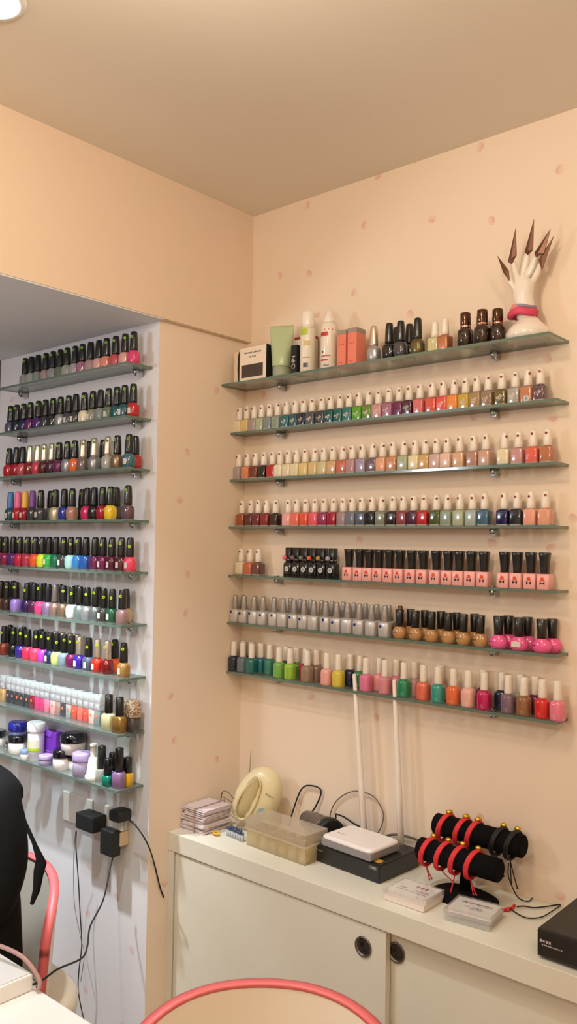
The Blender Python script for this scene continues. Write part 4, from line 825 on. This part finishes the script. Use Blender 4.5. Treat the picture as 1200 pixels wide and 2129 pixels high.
MB().tube([(-.0, -.005, .008), (-.0, .004, zL-ZC-.030), (-.0, YLo-oy+.010, zL-ZC-.018)], .012, 12, 0, 3).tube([(.0, -.002, .008), (.004, .012, zL-ZC), (.008, YU-oy, zU-ZC-.02)], .013, 12, 0, 3).build('post', VEL, t)
RED = mat('d62c30', .6, bump=.4, nscale=500); GOLD = mat('d8b040', .28, metal=.9, noise=.2, nscale=300); BTH = mat('0c0b0c', .6, bump=.4, nscale=500)
def bracelet(px, py, yy, zz, m, label, tails, beadk, lean=.008):
    x = xat(px, yy, zz+RB)
    t = thing('cord_bracelet', label, 'bracelet', (x, yy, zz), 0, 'cord bracelets on the velvet bars')
    n = 28; r = RB+.0032; ring = []
    b = MB(); pts = []
    for k in range(n+1):
        a = -pi/2+2*pi*k/n; sag = .006 if sin(a) < -.3 else 0
        pts.append((lean*sin(a+.4), r*cos(a), (r+sag)*sin(a)))
    vs = []
    b.tube(pts, .0036, 8, 0, 1); b.tube([(p[0]+.0034, p[1]*1.0, p[2]) for p in pts], .0031, 8, 0, 1); b.tube([(p[0]-.0034, p[1], p[2]) for p in pts], .0031, 8, 0, 1)
    b.build('cord', m, t)
    g = MB()
    for k in range(beadk):
        a = pi/2+.30-(k*.26); rr_ = RB+.0085
        g.ball((lean*sin(a+.4), -rr_*cos(a)*-1 if False else rr_*cos(pi-a)*1, rr_*sin(a)), .0078, 0, 10, (1, .8, .8))
    g.build('gold_charm', GOLD, t)
    for dx, dy, dz, L_ in tails:
        base = (lean*sin(-pi/2+.4), 0, -r-.006)
        MB().tube([base, (base[0]+dx*.4, base[1]+dy*.5, base[2]-L_*.5), (base[0]+dx, base[1]+dy, base[2]-L_)], .0013, 6, 0, 4).ball((base[0]+dx, base[1]+dy, base[2]-L_), .0024, 0, 8).build('loose_end', m, t)
DU = zU-ZC-RB-.01; DL = zL-ZC-RB-.012
for i, (px, m, nm, tl) in enumerate(((927, RED, 'red cord bracelet with gold charm, nearest the router end of the upper bar', [(.004, -.02, 0, .018)]), (962, RED, 'red cord bracelet with gold charms, middle one of the upper bar', [(.01, -.016, 0, .02)]), (987, RED, 'red cord bracelet with large gold charm, beside the black ones', [(0, -.016, 0, .02)]),
        (1038, BTH, 'black cord bracelet with gold charm, next to the red ones on the upper bar', [(.01, .018, 0, .05)]), (1067, BTH, 'black cord bracelet with gold charm at the free end of the upper bar', [(-.002, .012, 0, .06), (.012, .014, 0, .066)]))):
    bracelet(px, 0, YU, zU, m, nm, tl, 2 if m == RED else 1)
for i, (px, nm, tl) in enumerate(((892, 'red cord bracelet with small gold charm, at the router end of the lower bar', [(.012, .006, 0, .030), (.004, .01, 0, .036)]), (923, 'red cord bracelet with gold charm, second along the lower bar', [(.03, .002, 0, .020)]), (953, 'red cord bracelet with two long hanging ends on the lower bar', [(-.012, -.004, 0, .047), (-.006, -.012, 0, .047)]), (985, 'red cord bracelet with gold tube charm, near the free end of the lower bar', [(.012, -.008, 0, .030), (.018, -.006, 0, .030)]))):
    bracelet(px, 0, YLo, zL, RED, nm, tl, 1)
q = [un(px, py, 2, ZC+.004) for px, py in ((1075, 1885), (1090, 1884), (1110, 1887), (1135, 1885), (1165, 1881), (1150, 1893), (1125, 1907), (1095, 1908), (1072, 1897), (1060, 1888))]
t = thing('cord_necklace', 'black cord necklace with red knotted end lying on the worktop', 'necklace', (0, 0, 0))
MB().tube([tuple(p) for p in q], .0014, 6).build('cord', MATTE, t)
q = [un(px, py, 2, ZC+.004) for px, py in ((1045, 1893), (1056, 1889), (1064, 1888), (1070, 1882))]
MB().tube([tuple(p) for p in q], .003, 8).ball(tuple(un(1056, 1891, 2, ZC+.005)), .005).build('red_end', RED, t)
pts = [un(1058, 1795, 1, -.05), un(1057, 1820, 1, -.048), un(1068, 1850, 1, -.045), un(1080, 1868, 2, ZC+.003), un(1098, 1874, 2, ZC+.003), un(1107, 1867, 2, ZC+.003)]
o = MB().tube([tuple(p) for p in pts], .0013, 6).build('loose_cord', MATTE); tag(o, 'thin black cord trailing from the bracelet stand onto the worktop', 'cord')
# dvr
t = thing('video_recorder', 'large flat black recorder box at the right end of the worktop', 'recorder', (1.047, -.256, ZC), 0)
MB().box((0, 0, .004), (.34, .25, .057), bev=.003).build('case', mat('1b1a1a', .45), t)
MB().box((.001, -.0035, .006), (.339, .0005, .055), bev=.0012).build('front_panel', mat('101012', .2, coat=.5), t)
b = MB(); marks(b, .006, .030, .036, .006, 4, 1); marks(b, .010, .052, .029, .003, 10, 2); marks(b, .085, .125, .040, .006, 7, 3); marks(b, .09, .12, .032, .003, 7, 4); b.build('print', mat('b4aaa8', .4), t, (0, -.0036, 0))
MB().box((.02, .02, 0), (.04, .04, .0045)).box((.30, .02, 0), (.32, .04, .0045)).box((.02, .2, 0), (.04, .22, .0045)).box((.30, .2, 0), (.32, .22, .0045)).build('foot', MATTE, t)

# ------------------------------------------------------------------ socket strip, adapters, cables
q0, q1 = un(137, 1640, 1, -LC), un(240, 1700, 1, -LC)
t = thing('wall_socket_plate', 'white double wall socket plate under the bottom alcove shelf', 'socket', (-.41, -LC, .715))
wp = mat('e8e2dc', .4, coat=.2)
MB().box((0, -.010, 0), (.150, -.0005, .086), bev=.003).build('plate', wp, t); MB().box((.156, -.010, 0), (.302, -.0005, .086), bev=.003).build('plate', wp, t)
t = thing('plug_adapter', 'small beige plug adapter low on the alcove wall beside the black plugs', 'plug', (un(262, 1727, 1, -LC).x-.004, -LC, un(262, 1727, 1, -LC).z-.022))
MB().box((-.018, -.030, -.012), (.018, -.0005, .026), bev=.003).build('adapter_body', mat('dcc8a4', .4), t)
MB().box((-.008, -.0308, .010), (-.004, -.0300, .016)).box((.004, -.0308, .010), (.008, -.0300, .016)).box((-.002, -.0308, .0), (.002, -.0300, .005)).build('socket_holes', MATTE, t)
def adapter(px0, py0, px1, py1, prot, y0, label, b2=.004):
    """front face corners in the photo, protrusion from y0"""
    a = un(px0, py0, 1, y0-prot); c = un(px1, py1, 1, y0-prot)
    t = thing('power_adapter', label, 'power adapter', (a.x, y0, c.z))
    MB().box((0, -prot, 0), (c.x-a.x, -.0006, a.z-c.z), bev=b2).build('adapter_body', mat('1b1e1f', .5), t)
    MB().box(((c.x-a.x)*.3, -prot*.4, (a.z-c.z)*.3), ((c.x-a.x)*.7, .0, (a.z-c.z)*.7)).build('prongs', CHROME, t)
    return t, a, c
adapter(157, 1688, 192, 1735, .048, -LC-.0105, 'cube-shaped black power adapter plugged into the white socket plate')
adapter(208, 1722, 233, 1785, .030, -LC-.024, 'tall black power adapter hanging lowest beside the cube one')
adapter(225, 1682, 246, 1714, .048, -LC-.0105, 'black power adapter nearest the column edge', .008)
def cable(name, pts, r, m, label):
    o = MB().tube([tuple(p) for p in pts], r, 8).build(name, m); return tag(o, label, 'cable')
W = lambda px, py, y: un(px, py, 1, y)
cable('adapter_cable', [W(235, 1783, -.41), W(230, 1800, -.42), W(215, 1870, -.50), W(188, 1925, -.60), W(182, 1965, -.68), W(170, 1992, -.74), W(120, 2015, -.85), W(64, 2048, -.93), Vector((.30, -1.0, .7225)), W(-10, 2085, -.985)], .0021, MATTE, 'black cable curving from the tall adapter down to the table')
cable('adapter_cable', [W(159, 1728, -.42), W(158, 1760, -.415), W(163, 1830, -.40), W(167, 1905, -.40), W(170, 1965, -.40), W(164, 2020, -.40), W(163, 2060, -.40), W(172, 2110, -.40), W(185, 2160, -.41), Vector((-.20, -.44, .12)), Vector((-.20, -.46, .003)), Vector((-.16, -.52, .003))], .0016, MATTE, 'thin black cable hanging straight down from the cube adapter')
cable('adapter_cable', [W(157, 1725, -.41), W(153, 1800, -.395), W(155, 1880, -.39), W(168, 1950, -.39), W(175, 1985, -.39), W(168, 2040, -.39)], .0009, mat('6a6664', .5), 'very thin grey wire hanging beside the cube adapter cable')
cable('adapter_cable', [W(266, 1703, -.39), W(285, 1720, -.385), W(308, 1757, -.37), un(322, 1800, 0, -.0155), un(333, 1845, 0, -.0160), un(341, 1866, 0, -.0165)], .0019, MATTE, 'black cable running from the column-side adapter towards the cabinet')

# ------------------------------------------------------------------ chairs
CREAM = mat('eadfce', .35, coat=.2); PINK = mat('d9686a', .45)
def chair(loc, rz, label, w=.230, zt=.80, zb=.48, curve=50, lean=.018):
    t = thing('tub_chair', label, 'chair', loc, rz, None)
    NU, NV = 34, 18; th = .020
    def pt(u, v, off):
        # u -1..1 across, v 0..1 up ; rounded top outline
        e = 2.7; k = (1-abs(u)**e)**(1/e); zz = zb+(zt-zb)*v*(.48+.52*k)
        hw = w*(1-.04*(1-v)); a = u*R(curve); rad = hw/sin(R(curve))
        x_ = (rad+off)*sin(a); y_ = -(rad)*(1-cos(a))+off*cos(a)+lean*(zz-zb)/(zt-zb)*1.0
        return Vector((x_, y_, zz))
    b = MB(); vs = []
    us = [sin(pi/2*(-1+2*i/NU)) for i in range(NU+1)]
    for off in (0, th):
        for u in us:
            for j in range(NV+1): vs.append(pt(u*.9995, j/NV, off))
    n1 = (NU+1)*(NV+1); fs = []
    for s_ in (0, 1):
        for i in range(NU):
            for j in range(NV):
                q = [s_*n1+i*(NV+1)+j, s_*n1+(i+1)*(NV+1)+j, s_*n1+(i+1)*(NV+1)+j+1, s_*n1+i*(NV+1)+j+1]; fs.append(q if s_ == 0 else q[::-1])
    b.add(vs, fs); b.build('backrest', CREAM, t)
    # rim: pink band closing the edge
    path = [(us[0]*.9995, j/NV) for j in range(NV+1)]+[(u*.9995, 1) for u in us]+[(us[-1]*.9995, 1-j/NV) for j in range(NV+1)]
    vs = []; prof = ((-.0008, .0), (-.0010, .002), (th/2, .0035), (th+.0010, .002), (th+.0008, 0), (th+.001, -.004), (-.001, -.004))
    cen = pt(0, .35, th/2)
    for (u, v) in path:
        p0 = pt(u, v, 0); p1 = pt(u, v, th); nrm = (p1-p0).normalized(); out = (p0-cen); out -= nrm*out.dot(nrm); out.normalize()
        for (o_, h_) in prof: vs.append(p0+nrm*o_+out*h_)
    m_ = len(prof); fs = [[i*m_+k, i*m_+(k+1) % m_, (i+1)*m_+(k+1) % m_, (i+1)*m_+k] for i in range(len(path)-1) for k in range(m_)]
    b = MB(); b.add(vs, fs); b.build('pink_rim', PINK, t)
    # seat, stem, base
    MB().loft([(zb-.075, .20, .19, 3), (zb-.06, .225, .215, 3), (zb-.02, .228, .218, 3), (zb-.005, .21, .20, 3)], 40, 0, True, Matrix.Translation((0, -.13, 0))).build('seat', CREAM, t)
    MB().loft([(.04, .03, .03), (zb-.10, .03, .03), (zb-.075, .09, .09)], 24, 0, True, Matrix.Translation((0, -.13, 0))).build('pedestal', CHROME, t)
    MB().loft([(.0, .21, .21), (.01, .21, .21), (.03, .06, .06), (.045, .032, .032)], 36, 0, True, Matrix.Translation((0, -.13, 0))).build('base', CHROME, t)
    return t
chair((.752, -.728, 0), R(42), 'cream tub chair with pink rim standing before the cabinet', zt=.762)
chair((-.132, -.655, 0), R(0), 'cream tub chair with pink rim under the seated person', zt=.745)

# ------------------------------------------------------------------ manicure table
t = thing('manicure_table', 'white manicure table in the lower left corner', 'table', (0, 0, 0))
TW = mat('f1efec', .3, coat=.3)
MB().box((-.55, -1.42, .690), (.66, -.945, .72), bev=.003).build('tabletop', TW, t)
for x_ in (-.52, .60):
    for y_ in (-1.39, -.99): MB().box((x_, y_, 0), (x_+.03, y_+.03, .690)).build('leg', TW, t)
c = un(42, 2034, 2, .752)
t = thing('table_tray', 'low white tray box at the edge of the manicure table', 'tray', (c.x-.30, -1.11, .7205))
MB().box((0, -.06, 0), (.30, .155, .030), bev=.003).build('tray_body', TW, t)
MB().box((.004, -.056, .030), (.296, .151, .0315)).build('tray_insert', mat('dfe0e0', .3), t)
cable('pink_cable', [Vector((c.x-.20, -.985, .757)), Vector((c.x-.12, -.975, .775)), Vector((c.x-.03, -.962, .775)), Vector((c.x+.012, -.951, .745)), Vector((c.x+.016, -.953, .7265))], .004, mat('b08a84', .5), 'dull pink cable arching over the white tray')

# ------------------------------------------------------------------ person (only back, shoulder and arm edge are in view)
PX, PY = -.152, -.84
pers = thing('person', 'person in black clothes seated in the cream chair at the white table', 'person', (0, 0, 0))
CL = mat('0b0b0d', .85, spec=.2, bump=.3, nscale=60); SK = mat('d8a888', .5); HR = mat('17120f', .5)
def PV(x, y, z): return (PX+x, PY+y, z)
Vb = [PV(0, .03, .60), PV(0, .045, .68), PV(0, .05, .76), PV(0, .045, .90), PV(0, .03, .99), PV(0, .015, 1.06)]
Rb = [(.155, .09), (.150, .09), (.165, .11), (.18, .115), (.13, .085), (.055, .05)]
Eb = [(0, 1), (1, 2), (2, 3), (3, 4), (4, 5)]
def chain(root, pts, rads):
    p = root
    for q, r in zip(pts, rads): Vb.append(q); Rb.append(r); Eb.append((p, len(Vb)-1)); p = len(Vb)-1
    return p
for s_ in (-1, 1):
    chain(4, [PV(s_*.165, .02, .965), PV(s_*.225, .015, .84), PV(s_*.235, -.02, .735), PV(s_*.16, -.12, .755), PV(s_*.10, -.20, .76)], [(.062, .062), (.052, .052), (.046, .046), (.038, .038), (.030, .030)])
    chain(0, [PV(s_*.10, -.05, .575), PV(s_*.12, -.34, .575), PV(s_*.12, -.38, .30), PV(s_*.12, -.37, .09), PV(s_*.12, -.46, .045)], [(.075, .07), (.062, .062), (.052, .052), (.04, .04), (.035, .03)])
MB().loft([(.51, .22, .085, 2.6, .035), (.52, .226, .090, 2.6, .035), (.62, .230, .094, 2.6, .035), (.74, .228, .096, 2.5, .022), (.84, .216, .105, 2.4), (.93, .185, .10, 2.3), (.99, .12, .082, 2.2), (1.03, .07, .06, 2.)], 36, 0, True, Matrix.Translation((PX, PY-.005, 0))).build('jacket', CL, pers)
body = skin('body', Vb, Eb, Rb, CL, pers, 2)
b = MB(); PX -= .02; hz = 1.20
b.loft([(1.045, .045, .05, 2, PX, PY), (1.08, .048, .052, 2, PX, PY-.005), (1.10, .058, .075, 2, PX, PY-.02), (1.14, .068, .088, 2, PX, PY-.02), (1.19, .074, .094, 2, PX, PY-.012), (1.24, .072, .092, 2, PX, PY-.008), (1.28, .055, .07, 2, PX, PY-.005), (1.30, .025, .03, 2, PX, PY-.005)], 28)
b.ball((PX, PY-.112, 1.165), .013, 0, 10, (.8, 1.2, 1.4)); b.ball((PX-.076, PY-.01, 1.17), .018, 0, 8, (.4, .8, 1.3)); b.ball((PX+.076, PY-.01, 1.17), .018, 0, 8, (.4, .8, 1.3))
b.build('head', SK, pers)
for s_ in (-1, 1):
    MB().ball((PX+s_*.028, PY-.098, 1.185), .009, 0, 10, (1.2, .6, .8)).build('eye', mat('2a1c16', .2), pers)
    hv = [PV(s_*.10, -.20, .76), PV(s_*.085, -.245, .752), PV(s_*.08, -.275, .75)]; he = [(0, 1), (1, 2)]; hr = [(.026, .018), (.030, .016), (.034, .013)]
    for k in range(4):
        i = len(hv); ox_ = (-.024+.016*k); L_ = (.036, .042, .040, .030)[k]
        hv += [PV(s_*.08+ox_, -.295, .75), PV(s_*.08+ox_*1.15, -.295-L_*.6, .747), PV(s_*.08+ox_*1.2, -.295-L_*1.3, .738)]; he += [(2, i), (i, i+1), (i+1, i+2)]; hr += [(.0095, .009), (.0085, .008), (.0065, .006)]
    i = len(hv); hv += [PV(s_*.08-s_*.036, -.265, .747), PV(s_*.08-s_*.048, -.295, .742)]; he += [(1, i), (i, i+1)]; hr += [(.010, .010), (.008, .008)]
    skin('hand', hv, he, hr, SK, pers, 1)
MB().ball((PX, PY-.0, 1.225), .098, 0, 24, (.9, 1.02, .98)).loft([(1.07, .06, .025, 2.4, PX, PY+.06), (1.12, .08, .04, 2.4, PX, PY+.055), (1.2, .086, .06, 2.4, PX, PY+.045)], 24).ball((PX, PY-.088, 1.262), .03, 0, 10, (1.6, .5, .8)).build('hair', HR, pers)
ft = [W(40, 1672, -.86), W(50, 1705, -.86), W(72, 1755, -.86), W(86, 1790, -.86), W(80, 1815, -.86), W(76, 1850, -.86), W(66, 1880, -.86)]
# hanging cloth tie and bunched hood edge
b = MB(); wd = [.010, .006, .007, .017, .015, .010, .004]
vs = []
for i, p in enumerate(ft):
    for s_ in (-1, 1):
        for d_ in (-.002, .002): vs.append(p+Vector((s_*wd[i], d_, 0)))
fs = []
for i in range(len(ft)-1):
    a = i*4; c_ = a+4
    fs += [[a, a+1, c_+1, c_], [a+1, a+3, c_+3, c_+1], [a+3, a+2, c_+2, c_+3], [a+2, a, c_, c_+2]]
b.add(vs, fs, 0, True); b.build('hanging_tie', CL, pers)

# ------------------------------------------------------------------ ceiling lamp and lights
LX, LY = .335, -1.068
t = thing('ceiling_downlight', 'round white downlight set in the ceiling, glowing', 'ceiling light', (LX, LY, H))
MB().loft([(-.006, .056, .056), (-.0045, .064, .064), (-.0005, .066, .066)], 40).build('trim_ring', mat('e8e4de', .4), t)
MB().loft([(-.0085, .046, .046), (-.0062, .053, .053)], 40).build('diffuser', emis('f4fff8', 9.), t)
def spot(name, loc, target, energy, col, size, blend, rad):
    l = bpy.data.lights.new(name, 'SPOT'); l.energy = energy; l.color = col; l.spot_size = R(size); l.spot_blend = blend; l.shadow_soft_size = rad
    o = bpy.data.objects.new(name, l); COL.objects.link(o); o.location = loc; o.rotation_euler = (Vector(target)-Vector(loc)).to_track_quat('-Z', 'Y').to_euler(); return o
def area(name, loc, target, energy, col, size):
    l = bpy.data.lights.new(name, 'AREA'); l.shape = 'DISK'; l.size = size; l.energy = energy; l.color = col
    o = bpy.data.objects.new(name, l); COL.objects.link(o); o.location = loc; o.rotation_euler = (Vector(target)-Vector(loc)).to_track_quat('-Z', 'Y').to_euler(); return o
def point(name, loc, energy, col, rad):
    l = bpy.data.lights.new(name, 'POINT'); l.energy = energy; l.color = col; l.shadow_soft_size = rad
    o = bpy.data.objects.new(name, l); COL.objects.link(o); o.location = loc; return o
spot('lamp_cool', (LX, LY, H-.03), (LX-.16, LY+.06, 0), 50, (.84, .94, 1.0), 80, .6, .035)
spot('spot_soffit', (-.30, -.86, HB-.02), (-.42, -.56, 0), 130, (.84, .93, 1.0), 62, .85, .022)  # extra spot added out of view to brighten the lower alcove wall
WARM = (1., .86, .66)
point('lamp_warm_near', (.95, -1.20, 2.40), 12, WARM, .06)
point('lamp_warm_mid', (2.1, -1.5, 2.36), 16, WARM, .07)
point('lamp_warm_back', (1.2, -3.0, 2.30), 20, (1., .90, .76), .08)
point('fill_recess', (-.45, -1.95, 1.92), 19, (.86, .93, 1.), .11)  # unseen fill added to lift the soffit and upper alcove
w = bpy.data.worlds.new('world'); scn.world = w; w.use_nodes = True; w.node_tree.nodes['Background'].inputs[0].default_value = (.9, .8, .7, 1); w.node_tree.nodes['Background'].inputs[1].default_value = .05
scn.view_settings.view_transform = 'Standard'; scn.view_settings.look = 'None'; scn.view_settings.gamma = 1; scn.view_settings.use_curve_mapping = False
scn.view_settings.exposure = .2
scn.cycles.use_denoising = True; scn.cycles.max_bounces = 10; scn.cycles.transparent_max_bounces = 24; scn.cycles.sample_clamp_indirect = 4
